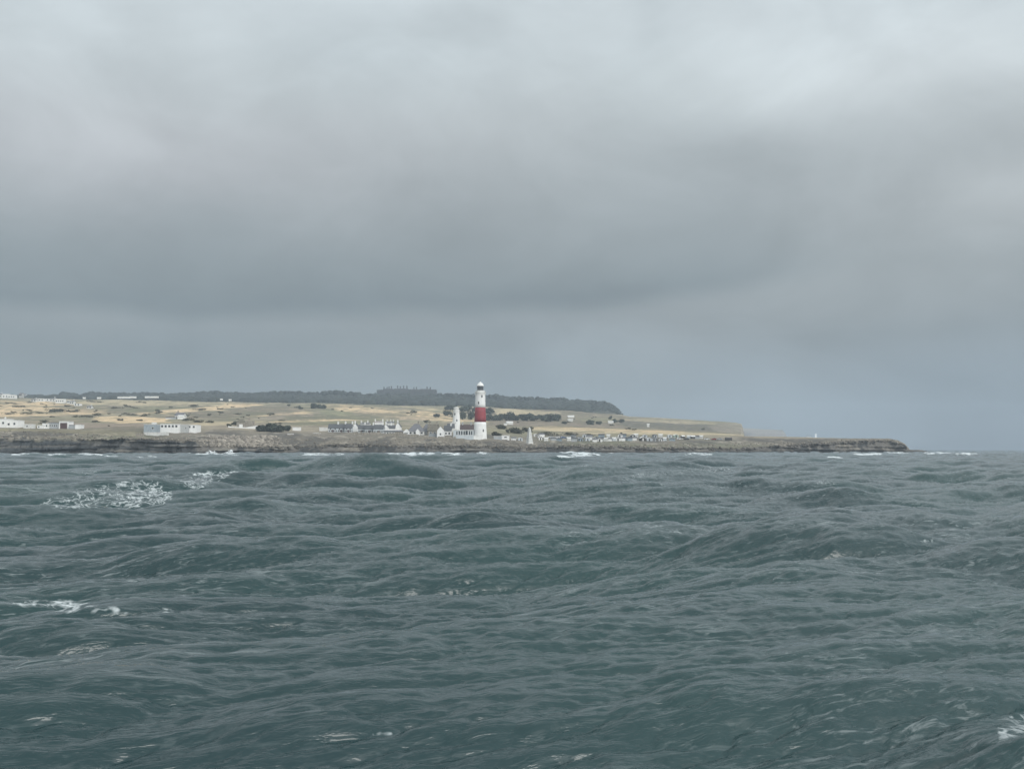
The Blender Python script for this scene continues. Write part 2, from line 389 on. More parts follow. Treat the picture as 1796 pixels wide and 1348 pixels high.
def tree(px, py, w_px, h_px, label, group=None, base=(.05, .065, .04), name='broadleaf_tree', seed=0):
    x, y, z = ground(px, py); s = y / F
    t = empty(name, (x, y, z - .2), 0, label, 'tree', group)
    tree_mesh('c', w_px * s, h_px * s, random.Random(seed + int(px * 7)), base, t); return t
def bush(px, py, w_px, h_px, label, group=None, base=(.06, .065, .04), depth=.8, n=None):
    x, y, z = ground(px, py); s = y / F; rs = random.Random(int(px * 13 + py * 3))
    V, Fc, Cc = crown_arrays(w_px * s, w_px * s * depth, h_px * s * 1.15, n or int(120 + 12 * w_px), max(.35, h_px * s * .16), rs, max(5, int(w_px / 3)), base)
    V[:, 2] -= .3 * h_px * s * .2
    o = link('bush', V, Fc, M_leaf, None, False, Cc); o.location = (x, y, z - .1)
    return tag(o, label, 'bush', group)

TREES = [(857, 737.5, 17, 17), (872, 737.5, 15, 14), (889, 737.5, 22, 20), (906, 737, 17, 14), (923, 737.5, 20, 17), (938, 738, 15, 16), (959, 739, 24, 17), (976, 738, 18, 15)]
ords = ['first', 'second', 'third', 'fourth', 'fifth', 'sixth', 'seventh', 'eighth', 'ninth', 'tenth', 'eleventh', 'twelfth', 'thirteenth', 'fourteenth', 'fifteenth', 'sixteenth', 'seventeenth', 'eighteenth', 'nineteenth', 'twentieth',
        'twenty-first', 'twenty-second', 'twenty-third', 'twenty-fourth', 'twenty-fifth', 'twenty-sixth', 'twenty-seventh', 'twenty-eighth', 'twenty-ninth', 'thirtieth']
for i, (px, py, w, h) in enumerate(TREES):
    tree(px, py, w * 1.4, h * .92, f'dark spreading tree, {ords[i]} from the striped lighthouse in the row behind it', 'trees in the row right of the lighthouse', (.048, .058, .044), seed=i)
TREES2 = [(1034, 744, 20, 9.5), (1050, 744, 12, 8), (990, 743, 14, 6), (1078, 741, 12, 9), (1071, 735, 9, 8), (1090, 741, 12, 9)]
for i, (px, py, w, h) in enumerate(TREES2):
    tree(px, py, w, h, f'{["broad dark", "small", "low spreading", "grey green", "upright olive", "hazy"][i]} tree on the fields below the far wooded cliff end', 'scattered trees below the wooded cliff', (.048, .058, .044), seed=40 + i)
TREES3 = [(800, 735, 16, 16), (812, 736, 16, 20), (826, 736, 18, 22), (842, 737, 18, 24), (785, 729, 18, 12), (765, 732, 14, 8), (858, 725, 20, 12), (838, 722, 24, 12), (815, 721, 26, 12), (790, 719, 24, 10)]
for i, (px, py, w, h) in enumerate(TREES3):
    tree(px, py, w, h, f'grey green tree in the clump behind the two towers, {ords[i]} of ten', 'trees behind the two light towers', (.048, .058, .044), seed=70 + i)
for i, (px, py, w, h) in enumerate([(458, 756, 34, 13), (478, 757, 36, 16), (496, 756, 26, 12), (440, 747, 20, 8)]):
    bush(px, py, w, h, ['wide dark green thicket right of the white ruin', 'tallest dark green thicket left of the terrace cottages', 'dark green thicket tapering towards the terrace cottages', 'low thicket behind the white ruin'][i], 'dark green thickets by the white ruin', (.048, .058, .044), .8, 700)
for i, (px, py, w, h) in enumerate([(400, 749, 14, 7), (412, 745, 16, 8), (549, 716, 20, 10), (563, 716, 22, 10), (526, 717, 14, 6), (508, 712, 12, 4), (878, 752, 30, 10), (905, 760, 34, 12), (925, 757, 26, 10), (870, 764, 20, 9), (960, 763, 50, 7), (1000, 763, 36, 6), (1030, 764, 30, 5)]):
    bush(px, py, w, h, ['olive bush just left of the roofless stone house', 'olive bush behind the roofless stone house', 'dark round copse bush on the hill field edge', 'larger dark copse bush on the hill field edge', 'small dark bush beside the hill copse', 'flat dark bush left of the hill copse',
         'brown thicket just right of the striped lighthouse', 'dark green thicket left of the obelisk', 'dark thicket behind the obelisk tip', 'dark thicket right of the lighthouse foot', 'long low hedge bush right of the obelisk', 'low hedge bush behind the beach huts', 'thin hedge bush before the straw field'][i], None, [(.075, .075, .05), (.075, .075, .05), (.05, .06, .045)][min(i, 2)] if i < 6 else (.07, .07, .05), .6, 420)
for (px, py, w, h) in ((35, 714, 26, 3.6), (100, 722, 44, 6), (130, 722.5, 26, 4.5), (45, 726.5, 24, 3.4), (68, 724.5, 18, 3), (155, 731.5, 36, 3.6), (90, 731.5, 12, 2.4), (212, 737.5, 16, 3), (246, 738, 16, 3), (246, 706, 18, 3), (340, 713, 24, 3.6), (352, 719, 26, 3.6), (386, 718, 18, 3), (15, 726.5, 24, 3), (50, 720.5, 18, 2.6), (205, 716.5, 22, 3.4), (226, 713.5, 20, 3), (165, 740, 20, 3), (250, 730, 22, 2.6), (300, 715, 16, 2.4), (415, 727, 20, 3), (470, 728.5, 14, 3), (22, 708.5, 22, 2.2), (120, 712, 18, 2.4), (330, 738, 24, 5), (350, 740.5, 26, 5), (368, 741, 18, 4)):
    bush(px, py, w, h * 1.15, 'low dark scrub bush dotted on the pale grass fields', 'scrub bushes on the fields', (.06, .058, .036), 1.2, int(120 + 10 * w))
k = 0; tries = 0
while k < 90 and tries < 3000:
    tries += 1
    px = rnd.uniform(-40, 760) if k < 78 else rnd.uniform(900, 1300); py = rnd.uniform(704, 748) if k < 78 else rnd.uniform(732, 762)
    if 500 < px < 700 and py > 722: continue
    if 235 < px < 350 and py > 740: continue
    if px > 1100 and py < 745: continue
    w = rnd.uniform(4, 16); h = w * rnd.uniform(.16, .3) + .8
    if px < 260 and rnd.random() < .4: w *= 1.6
    bush(px, py, w, h, 'low dark scrub bush dotted on the pale grass fields', 'scrub bushes on the fields', (.06, .058, .036), 1.5, int(60 + 9 * w)); k += 1

# far wood on the hill: reads as one mass
V = []; Fc = []; Cc = []
ico_v, ico_f = None, None
t_ = (1 + 5 ** .5) / 2
iv = np.array([(-1, t_, 0), (1, t_, 0), (-1, -t_, 0), (1, -t_, 0), (0, -1, t_), (0, 1, t_), (0, -1, -t_), (0, 1, -t_), (t_, 0, -1), (t_, 0, 1), (-t_, 0, -1), (-t_, 0, 1)]); iv /= np.linalg.norm(iv[0])
ifc = np.array([(0, 11, 5), (0, 5, 1), (0, 1, 7), (0, 7, 10), (0, 10, 11), (1, 5, 9), (5, 11, 4), (11, 10, 2), (10, 7, 6), (7, 1, 8), (3, 9, 4), (3, 4, 2), (3, 2, 6), (3, 6, 8), (3, 8, 9), (4, 9, 5), (2, 4, 11), (6, 2, 10), (8, 6, 7), (9, 8, 1)])
def subdiv(v, f):
    v = list(map(tuple, v)); c = {}; nf = []
    def mid(a, b):
        kk = (min(a, b), max(a, b))
        if kk not in c:
            p = (np.array(v[a]) + np.array(v[b])); p /= np.linalg.norm(p); c[kk] = len(v); v.append(tuple(p))
        return c[kk]
    for a, b, d in f:
        ab, bd, da = mid(a, b), mid(b, d), mid(d, a); nf += [(a, ab, da), (b, bd, ab), (d, da, bd), (ab, bd, da)]
    return np.array(v), np.array(nf)
iv2, if2 = subdiv(iv, ifc)
nv = 0
def blob(c, r, colr, sq=.8):
    global nv
    d = 1 + .45 * (rng.random((len(iv2), 1)) - .5); v = iv2 * d * np.array(r) ; V.append(v + np.array(c)); Fc.append(if2 + nv); nv += len(iv2)
    Cc.append(np.tile(np.array(colr) * rng.uniform(.6, 1.4), (len(iv2), 1)))
HR = HV.shape[0]; HN = HV.shape[1]
PROF_TOP = [(-300, 693), (0, 695), (90, 694), (110, 688.5), (122, 688), (140, 691), (150, 688), (165, 686.5), (178, 688), (240, 689), (262, 688), (300, 690), (330, 689), (345, 687), (372, 685.5), (400, 687), (440, 690), (470, 687), (490, 685.5), (520, 686), (540, 688), (556, 687), (590, 685), (620, 687), (640, 690), (660, 690), (765, 690), (800, 690.5), (850, 693), (870, 691), (895, 697), (905, 695), (940, 696), (960, 698.5), (985, 697), (1000, 700), (1030, 702), (1060, 703.5)]
for i in range(5200):
    u = rng.uniform(0, 1); j = int(u * (HN - 1)); pxh = -300 + 1398 * u
    if pxh > 1092: continue
    t = rng.random() ** .7; r = int(t * 39)
    if pxh > 1040 and t < .35: continue
    p = HV[r, j]; s = rng.uniform(5, 11)
    if pxh > 1030: s *= .5
    if t > .85: s *= .6
    blob((p[0], p[1], p[2] + s * .25), (s, s, s * .7), (.026, .032, .026))
for i in range(1500):
    pxh = rng.uniform(-300, 1062); Dd = rng.uniform(2560, 2710)
    pk = float(itp(pxh, PROF_TOP)); x, y, z = world(pxh, pk + rng.uniform(.3, 4.5), Dd); s = rng.uniform(2.5, 6.5)
    blob((float(x), y, float(z) - s * .6), (s * 1.2, s * 1.2, s), (.025, .030, .025))
wood = link('wood', np.concatenate(V), np.concatenate(Fc), M_leaf, None, True, np.concatenate(Cc)); tag(wood, kind='stuff')

# ------------------------------------------------------------------ rocks along the shore
V = []; Fc = []; Cc = []; nv = 0
iv2_keep = iv2; iv2, if2 = iv, ifc
def rock(px, py, r, c):
    x, y, z = ground(px, py); a = rng.uniform(.6, 1.3, 3) * r; a[2] *= .75
    blob((x, y, z + a[2] * .25), a, c)
for i in range(900):
    px = rng.triangular(345, 430, 500); py = rng.uniform(765, 784); rock(px, py, rng.uniform(.4, 1.5), (.25, .225, .19))
for i in range(1500):
    px = rng.uniform(-50, 1590); lo = float(itp(px, R2)); hi = float(itp(px, R3)); py = lo - (lo - hi) * rng.random() ** 1.5 * .9 + 1.5
    rock(px, py, rng.uniform(.25, .95), (.19, .17, .14))
for i in range(500):
    px = rng.uniform(460, 1590); py = float(itp(px, R2)) + rng.uniform(1, 5)
    rock(px, py, rng.uniform(.5, 1.4), (.09, .082, .07))
rocks = link('shore_boulders', np.concatenate(V), np.concatenate(Fc), M_land, None, False, np.concatenate(Cc)); tag(rocks, kind='stuff')

# ------------------------------------------------------------------ building materials
W = mat('white_render', (.80, .80, .78), .7, .07, .35)
W2 = mat('weathered_white', (.66, .66, .63), .8, .14, .5)
GW = mat('grey_render', (.38, .40, .41), .85, .15, .5)
PG = mat('pale_grey_wall', (.52, .56, .58), .85, .12, .5)
STONE = mat('stone_wall', (.33, .30, .25), .9, .25, 1.0, bump=.05)
SLATE = mat('slate_roof', (.105, .11, .115), .7, .22, .8)
SLATE2 = mat('grey_roof', (.17, .17, .18), .75, .18, .6)
BROWNR = mat('brown_roof', (.085, .06, .055), .75, .2, .7)
OLIVER = mat('mossy_roof', (.17, .155, .12), .85, .25, .5)
DKBR = mat('dark_brown_door', (.10, .055, .05), .6, .2, .8)
RED = mat('red_paint', (.27, .045, .053), .55, .12, .25)
GLASS = mat('window_glass', (.025, .03, .035), .1, .2, 2.0, .6)
IRON = mat('iron_rail', (.30, .31, .32), .5, .2, 2.0)
BLUEG = mat('blue_grey_wood', (.30, .37, .42), .8, .2, 1.0)
GREENW = mat('pale_green_wood', (.36, .44, .38), .8, .2, 1.0)
TANW = mat('tan_wood', (.33, .27, .21), .85, .25, 1.0)
DARKW = mat('dark_wood', (.07, .065, .06), .8, .3, 1.0)
GREYST = mat('far_grey_stone', (.085, .09, .095), .9, .2, .05)

def window(parent, x, z, w, h, y=0.0, mat_f=None, mat_g=GLASS):
    """window in a wall facing the sea (local -y): frame with pane and sill"""
    f = MB(); t = min(w, h) * .16
    f.box(x - w / 2 - t, x - w / 2, y - .06, y + .1, z - t, z + h + t); f.box(x + w / 2, x + w / 2 + t, y - .06, y + .1, z - t, z + h + t)
    f.box(x - w / 2, x + w / 2, y - .06, y + .1, z + h, z + h + t); f.box(x - w / 2, x + w / 2, y - .06, y + .1, z - t, z)
    o = f.build('window', mat_f or W2, parent)
    MB().box(x - w / 2, x + w / 2, y - .03, y + .08, z, z + h).build('pane', mat_g, o); return o
def chim(parent, x, y, z, w, h, m):
    c = MB().box(x - w / 2, x + w / 2, y - w / 2, y + w / 2, z - 1.2, z + h).box(x - w * .62, x + w * .62, y - w * .62, y + w * .62, z + h, z + h + .25)
    for q in (-.22, .22): c.lathe([(w * .14, z + h + .25), (w * .11, z + h + .7)], 8, x + q * w, y)
    return c.build('chimney', m, parent)
def roof_eave(w, d, ze, zr, ov=.3, th=.22, hip=0.0):
    """pitched roof, ridge along x"""
    m = MB()
    if hip:
        a = w / 2 + ov; b = ov; h = hip
        v = [(-a, -b, ze), (a, -b, ze), (a, d + b, ze), (-a, d + b, ze), (-a + h, d / 2, zr), (a - h, d / 2, zr)]
        m.add(v, [(0, 1, 5, 4), (1, 2, 5), (2, 3, 4, 5), (3, 0, 4), (3, 2, 1, 0)])
    else:
        s = (zr - ze) / (d / 2)
        pr = [(-ov, ze - ov * s), (d / 2, zr), (d + ov, ze - ov * s), (d + ov, ze - ov * s + th), (d / 2, zr + th), (-ov, ze - ov * s + th)]
        m.prism(pr, -w / 2 - ov, w / 2 + ov, 'x')
    return m
def house(px0, px1, pyb, pye, pyr, depth, label, cat='house', group=None, wall=W, roof=SLATE, front='eave', chimneys=(), wins=(), doors=(), hip=0.0, name='cottage', chm=None, rz=0.0, dy=0.0, gable=0):
    """front 'eave': roof slope faces the sea; 'gable': gable wall faces the sea; 'flat': flat roof with parapet"""
    pc = (px0 + px1) / 2; x, y, z = ground(pc, pyb); y += dy; x *= y / (y - dy); s = y / F
    w = (px1 - px0) * s; ze = (pyb - pye) * s; zr = (pyb - pyr) * s
    t = empty(name, (x, y, z), rz, label, cat, group)
    if front == 'eave':
        b = MB()
        b.prism([(0, -1.5), (depth, -1.5), (depth, ze), (depth / 2, zr - .02 if not hip else ze), (0, ze)] if not hip else [(0, -1.5), (depth, -1.5), (depth, ze), (0, ze)], -w / 2, w / 2, 'x')
        b.build('wall', wall, t)
        r = roof_eave(w, depth, ze, zr, .3, .22, hip).build('roof', roof, t)
        for c in chimneys: chim(r, (c - .5) * w, depth / 2, zr, .95, 1.5, chm or wall)
    elif front == 'gable':
        MB().prism([(-w / 2, -1.5), (w / 2, -1.5), (w / 2, ze), (0, zr), (-w / 2, ze)], 0, depth, 'y').build('wall', wall, t)
        sl = (zr - ze) / (w / 2); ov = .25
        pr = [(-w / 2 - ov, ze - ov * sl + .03), (0, zr + .03), (w / 2 + ov, ze - ov * sl + .03), (w / 2 + ov, ze - ov * sl + .28), (0, zr + .28), (-w / 2 - ov, ze - ov * sl + .28)]
        r = MB().prism(pr, .12, depth + .2, 'y').build('roof', roof, t)
        for c in chimneys: chim(r, 0, c * depth, zr, .95, 1.4, chm or wall)
    else:
        MB().box(-w / 2, w / 2, 0, depth, -1.5, ze).build('wall', wall, t)
        p = MB().box(-w / 2 - .12, w / 2 + .12, -.12, .15, ze + .002, ze + .35).box(-w / 2 - .12, w / 2 + .12, depth - .15, depth + .12, ze + .002, ze + .35)
        p.box(-w / 2 - .12, -w / 2 + .15, .15, depth - .15, ze + .002, ze + .35).box(w / 2 - .15, w / 2 + .12, .15, depth - .15, ze + .002, ze + .35)
        p.box(-w / 2 + .15, w / 2 - .15, .15, depth - .15, ze + .002, ze + .12); p.build('roof', roof, t)
        for c in chimneys: chim(t, (c - .5) * w, depth / 2, ze, .9, 1.2, chm or wall)
    for q in wins:
        u, v, ww, hh = q; window(t, (u - .5) * w, v * ze, ww, hh, 0.0)
    for q in doors:
        u, ww, hh = q
        MB().box((u - .5) * w - ww / 2, (u - .5) * w + ww / 2, -.07, .05, 0, hh).build('door', DKBR, t)
    return t

# ------------------------------------------------------------------ the striped lighthouse
x, y, z = ground(842.3, 769.5); s = y / F
LH = empty('lighthouse', (x, y, z), 0, 'tall white lighthouse tower with a broad red band and white domed lantern', 'lighthouse')
zz = lambda py: (769.5 - py) * s
def rad(py): return itp(py, [(676, 6.0), (690, 8.5), (700, 8.75), (714.4, 9.1), (740, 10.35), (755, 11.0), (769.5, 11.8)]) * s
pl = MB(); pl.lathe([(float(rad(q)), zz(q)) for q in (775, 769.5, 764, 760, 755, 750, 745, 740)], 48); pl.build('lower_shaft', W, LH, True)
MB().lathe([(float(rad(q)) + .012, zz(q)) for q in (740, 732, 723, 714.4)], 48).build('red_band', RED, LH, True)
MB().lathe([(float(rad(q)), zz(q)) for q in (714.4, 708, 702, 696, 691.5)] + [(9.0 * s, zz(690.6)), (9.3 * s, zz(690))], 48).build('upper_shaft', W, LH, True)
MB().lathe([(9.4 * s, zz(690)), (9.9 * s, zz(689.6)), (9.9 * s, zz(688.8)), (8.0 * s, zz(688.7))], 40).build('gallery', W2, LH)
MB().lathe([(7.6 * s, zz(688.7)), (7.6 * s, zz(685.4)), (8.1 * s, zz(685.2)), (8.1 * s, zz(684.6)), (6.2 * s, zz(684.5))], 32).build('lantern_base', W, LH)
rl = MB()
for i in range(20):
    a = 2 * math.pi * i / 20; b = 2 * math.pi * (i + 1) / 20; R = 9.7 * s
    rl.tube((R * math.cos(a), R * math.sin(a), zz(688.8)), (R * math.cos(a), R * math.sin(a), zz(686)), .05, 5)
    for q in (686, 687.4): rl.tube((R * math.cos(a), R * math.sin(a), zz(q)), (R * math.cos(b), R * math.sin(b), zz(q)), .04, 4)
rl.build('gallery_railing', W2, LH)
lg = MB().lathe([(5.5 * s, zz(684.5)), (5.5 * s, zz(676.6))], 16).build('lantern_glass', GLASS, LH)
gb = MB()
for i in range(16):
    a = 2 * math.pi * i / 16; b = 2 * math.pi * (i + 1) / 16; R = 5.6 * s
    gb.tube((R * math.cos(a), R * math.sin(a), zz(684.5)), (R * math.cos(b), R * math.sin(b), zz(676.6)), .06, 4)
gb.build('glazing_bars', IRON, lg)
dome = MB().lathe([(6.3 * s, zz(676.8)), (6.3 * s, zz(676.2)), (5.7 * s, zz(674.8)), (4.6 * s, zz(672.8)), (3.0 * s, zz(671.2)), (1.2 * s, zz(670.4)), (.9 * s, zz(669.4)), (.3 * s, zz(669))], 32).build('dome', W, LH, True)
MB().lathe([(.1, zz(669)), (.06, zz(665.5))], 6).build('finial', IRON, dome)
for wx_, wy_ in ((845.3, 695), (839.6, 706.5), (847.8, 755)):
    dx = (wx_ - 842.3) * s; r = float(rad(wy_)); yy = -math.sqrt(max(r * r - dx * dx, .1)); q = MB()
    an = math.atan2(dx, -yy)
    o = empty('window', (dx, yy, zz(wy_)), an); o.parent = LH
    MB().box(-.6, .6, -.12, .3, -1.0, -.85).box(-.6, -.42, -.1, .3, -.85, .85).box(.42, .6, -.1, .3, -.85, .85).box(-.6, .6, -.1, .3, .85, 1.0).build('frame', W2, o)
    MB().box(-.42, .42, -.04, .3, -.85, .85).build('pane', GLASS, o)

# low wings of the lighthouse
house(795, 830.5, 768.5, 754.5, 754.5, 12, 'long pale single-storey wing joined to the foot of the striped lighthouse', 'annexe', None, PG, W2, 'flat', (), [(.30, .45, 1.0, 2.6), (.42, .45, 1.0, 2.6), (.54, .45, 1.0, 2.6), (.66, .45, 1.6, 2.8), (.80, .45, 1.0, 2.6), (.91, .45, .9, 2.6), (.18, .45, .9, 2.4)], (), name='lighthouse_wing')
house(807, 834, 758, 752.6, 744.5, 9, 'brown roofed range behind the long pale lighthouse wing', 'building', None, GW, BROWNR, 'eave', (.15, .7), name='lighthouse_range')
house(820.5, 846, 770.3, 763.8, 763.8, 2.2, 'low bright white walled block in front of the lighthouse foot', 'building', None, W, W2, 'flat', name='white_block')

# old light tower
x, y, z = ground(800.3, 753); s = y / F
OT = empty('old_light_tower', (x, y, z), 0, 'shorter plain white tapering tower left of the striped lighthouse', 'tower')
zq = lambda py: (753 - py) * s
MB().lathe([(7.3 * s, zq(756)), (7.2 * s, zq(752)), (6.6 * s, zq(742)), (6.0 * s, zq(730)), (5.35 * s, zq(719.5)), (5.7 * s, zq(719)), (5.7 * s, zq(718.3)), (4.9 * s, zq(718.2))], 36).build('shaft', W, OT, True)
ga = MB().lathe([(4.2 * s, zq(718.2)), (4.2 * s, zq(716.2)), (5.1 * s, zq(716.1)), (5.1 * s, zq(715)), (3.2 * s, zq(713.9)), (.3 * s, zq(713.3))], 24).build('lantern_cap', W2, OT)
for wx_, wy_ in ((801.5, 739), (799.6, 745.5), (798, 728)):
    dx = (wx_ - 800.3) * s; r = 6.6 * s; window(OT, dx, zq(wy_), .8, 1.7, -math.sqrt(r * r - dx * dx) + .05)

# day-mark obelisk: three-sided-looking slender white pyramid
x, y, z = ground(928.6, 777); s = y / F
OB = empty('obelisk', (x, y, z), math.radians(32), 'slender white pointed stone obelisk standing alone on the shore', 'obelisk')
hh = 28 * s
MB().frust(-2.0, 2.0, -2.0, 2.0, -1, hh * .06, .95).build('plinth', W2, OB)
MB().frust(-1.75, 1.75, -1.75, 1.75, hh * .06, hh * .93, .38).frust(-.67, .67, -.67, .67, hh * .93, hh, .05).build('shaft', mat('obelisk_limewash', (.56, .57, .55), .8, .15, .6), OB)

# ------------------------------------------------------------------ cottages by the lighthouse
house(766.5, 778.5, 767, 754.5, 747.5, 11, 'white cottage with its bright gable end towards the sea, nearest the lighthouse wing', 'house', 'white cottages near the lighthouse', W, OLIVER, 'gable', (), [(.5, .35, .9, 1.2)], name='cottage')
house(778.5, 791, 764, 755, 746, 10, 'white cottage with slate roof right of the bright gabled one', 'house', 'white cottages near the lighthouse', W, SLATE, 'eave', (.95,), [(.3, .3, 1, 1.3), (.75, .3, 1, 1.3)], name='cottage', dy=6)
house(784, 796, 757, 750, 742.5, 9, 'dark slate roofed house beside the foot of the old white tower', 'house', 'white cottages near the lighthouse', W2, SLATE, 'eave', (.8,), name='cottage')
house(750, 768, 763, 755, 744, 12, 'house with a mossy brown roof left of the bright gabled cottage', 'house', None, STONE, OLIVER, 'eave', (.15, .85), [(.3, .35, 1, 1.2), (.7, .35, 1, 1.2)], name='house', chm=STONE)
house(714, 744, 762, 756.5, 742.5, 16, 'large house with a steep grey hipped roof and a small white porch', 'house', 'grey hip-roofed houses', W2, SLATE2, 'eave', (.6,), [(.2, .3, 1.4, 1.2), (.45, .3, 1.4, 1.2), (.85, .3, 1.4, 1.2)], hip=5.0, name='hip_roofed_house', chm=STONE)
house(738, 757, 762.5, 757, 742.8, 14, 'smaller grey hip-roofed house set against the large one', 'house', 'grey hip-roofed houses', W2, SLATE2, 'eave', (), [(.3, .3, 1.4, 1.2), (.7, .3, 1.4, 1.2)], hip=3.5, name='hip_roofed_house', dy=4)
house(729, 736, 762.3, 756, 752, 3, 'tiny white gabled porch hut in front of the grey hipped roofs', 'hut', None, W, SLATE2, 'gable', name='porch_hut', dy=-3)
house(707.5, 717, 762.5, 757, 753, 7, 'small cream gabled hut with two windows left of the grey hipped roofs', 'hut', None, W, W2, 'gable', (), [(.32, .35, .8, .9), (.66, .35, .8, .9)], name='gabled_hut')
house(752, 767, 766.5, 760.5, 760.5, 1.0, 'pale grey garden wall left of the bright gabled cottage', 'wall', None, GW, GW, 'flat', name='garden_wall')
# twin-gabled white house
house(671.5, 681.5, 757, 750, 744, 9, 'white gabled house end with chimney, left half of the twin-gabled white house', 'house', 'twin gabled white houses', W, SLATE, 'gable', (.1,), name='gabled_house')
house(692.5, 702.5, 756, 748, 741, 9, 'taller white gabled house end with chimney, right half of the twin-gabled white house', 'house', 'twin gabled white houses', W, SLATE, 'gable', (.1,), name='gabled_house')
house(681.2, 692.8, 756.5, 751, 745.5, 7, 'white link range with slate roof between the two tall white gables', 'house', None, W, SLATE, 'eave', (.35,), name='link_range')
house(673, 692, 761.5, 757, 755, 4, 'low white lean-to range with dark windows under the twin white gables', 'building', None, W, SLATE, 'eave', (), [(.12, .25, 1.0, .9), (.35, .25, 1.0, .9), (.6, .25, 1.0, .9), (.86, .25, 1.0, .9)], name='lean_to')
house(692.5, 706, 762, 756.5, 754.5, 5, 'low dark roofed stone shed right of the white lean-to', 'shed', None, STONE, SLATE2, 'eave', name='stone_shed')
# terrace of cottages
TR = [(575.5, 592, 757.5, 750.5, 743.5), (592, 605, 757.5, 750.5, 743.5), (605, 617, 758, 750.5, 743)]
for i, (a, b, c, d, e) in enumerate(TR):
    house(a, b, c, d, e, 9, ['pale grey terrace cottage at the left end of the row', 'pale grey terrace cottage second from the left end of the row', 'pale grey terrace cottage just left of the bright white gable'][i], 'house', 'grey terrace cottages', PG, SLATE, 'eave', (.97,), [(.15, .12, .9, 1.1), (.38, .12, .9, 1.1), (.62, .12, .9, 1.1), (.85, .12, .9, 1.1), (.26, .58, .9, 1.0), (.75, .58, .9, 1.0)], [(.5, .9, 1.9)], name='terrace_cottage', chm=W)
house(616.5, 628.5, 756.5, 750, 742.5, 11, 'bright white gable-fronted cottage standing forward of the grey terrace', 'house', None, W, SLATE, 'gable', (.08,), name='gabled_cottage', dy=-4)
TR = [(628, 640, 758.5, 751.8, 745), (640, 655, 759, 752.3, 745.3), (655, 672, 759.5, 752, 744.6)]
for i, (a, b, c, d, e) in enumerate(TR):
    house(a, b, c, d, e, 9, ['blue grey terrace cottage just right of the bright white gable', 'blue grey terrace cottage in the middle of the right half of the row', 'blue grey terrace cottage beside the twin-gabled white house'][i], 'house', 'grey terrace cottages', PG, SLATE, 'eave', (.9,), [(.15, .2, .9, 1.2), (.4, .2, .9, 1.2), (.65, .2, .9, 1.2), (.88, .2, .9, 1.2)], [(.52, .9, 1.9)], name='terrace_cottage', chm=W)
house(632, 648, 749, 743.5, 741, 8, 'white house with two chimneys peeping over the terrace roofs', 'house', 'white houses behind the terrace', W, SLATE2, 'eave', (.05, .75), name='cottage')
house(657, 671, 747, 740.5, 738.5, 8, 'white house with wide pale roof and end chimneys behind the terrace', 'house', 'white houses behind the terrace', W, mat('pale_roof', (.36, .32, .31), .8, .15), 'eave', (.03, .97), name='cottage')
house(676, 690, 747, 741.5, 739, 8, 'white chimneyed house half hidden behind the twin white gables', 'house', 'white houses behind the terrace', W2, SLATE2, 'eave', (.15, .6, .95), name='cottage')
house(560, 573, 755.5, 750, 750, 5, 'pale flat roofed shed at the left end of the terrace', 'shed', 'sheds left of the terrace', W2, W, 'flat', name='shed')
house(513, 526, 755, 749.5, 748.5, 5, 'small white shed between the thicket and the terrace', 'shed', 'sheds left of the terrace', W, W2, 'flat', name='shed')
house(504, 513, 764, 761.5, 761, 4, 'tiny white roofed hut low on the brown shore slope', 'shed', 'sheds left of the terrace', STONE, W, 'flat', name='shed')
house(549, 561, 765, 760, 759, 4, 'stone hut with pale roof on the slope below the terrace', 'shed', 'sheds left of the terrace', STONE, W2, 'flat', name='stone_hut')
# stone garden walls below the cottages
for (a, b, c, h, lb) in ((620, 672, 762.5, 2.0, 'rough stone wall below the bright white gable'), (672, 735, 766, 2.6, 'rough stone wall below the twin-gabled white house'), (735, 800, 768.6, 1.3, 'rough stone wall running towards the lighthouse wing')):
    x0, y0, z0 = ground(a, c); x1, y1, z1 = ground(b, c); n = 14; m = MB()
    for i in range(n):
        t0, t1 = i / n, (i + 1) / n; p = np.array((x0, y0, z0)) * (1 - t0) + np.array((x1, y1, z1)) * t0; q = np.array((x0, y0, z0)) * (1 - t1) + np.array((x1, y1, z1)) * t1
        hq = h * rnd.uniform(.6, 1.15); m.box(p[0], q[0] - .02, min(p[1], q[1]) - .3, max(p[1], q[1]) + .3, p[2] - 1.5, p[2] + hq)
    tag(m.build('stone_wall', STONE), lb, 'wall', 'stone walls below the cottages')

# ------------------------------------------------------------------ white buildings on the left shore
house(-8, 11, 749.5, 735, 735, 12, 'taller white block at the left edge of the shore', 'building', 'white blocks at the left edge', W, W2, 'flat', (.55,), [(.7, .45, 1.2, 1.3)], name='white_building')
house(11, 31, 749.8, 737, 737, 11, 'white block with two small square windows near the left edge', 'building', 'white blocks at the left edge', W, W2, 'flat', (), [(.2, .35, 1.4, 1.3), (.7, .42, 1.2, 1.3)], [(.02, .9, 2.0)], name='white_building')
house(41, 55, 751, 744.5, 744.5, 7, 'small white hut between the left blocks and the gabled row', 'hut', 'low row left of the brown gable', W2, W, 'flat', (), [(.45, .4, .9, .9)], name='white_hut')
house(65, 75, 751.2, 746, 746, 7, 'low white hut at the left end of the gabled row', 'hut', 'low row left of the brown gable', W, W2, 'flat', (), [(.3, .35, .9, .8)], name='white_hut')
house(74, 84, 751.3, 742.8, 742.8, 8, 'white cube hut with two square windows in the gabled row', 'hut', 'low row left of the brown gable', W, W2, 'flat', (), [(.3, .4, .9, 1.1), (.75, .4, .9, 1.1)], name='white_hut')
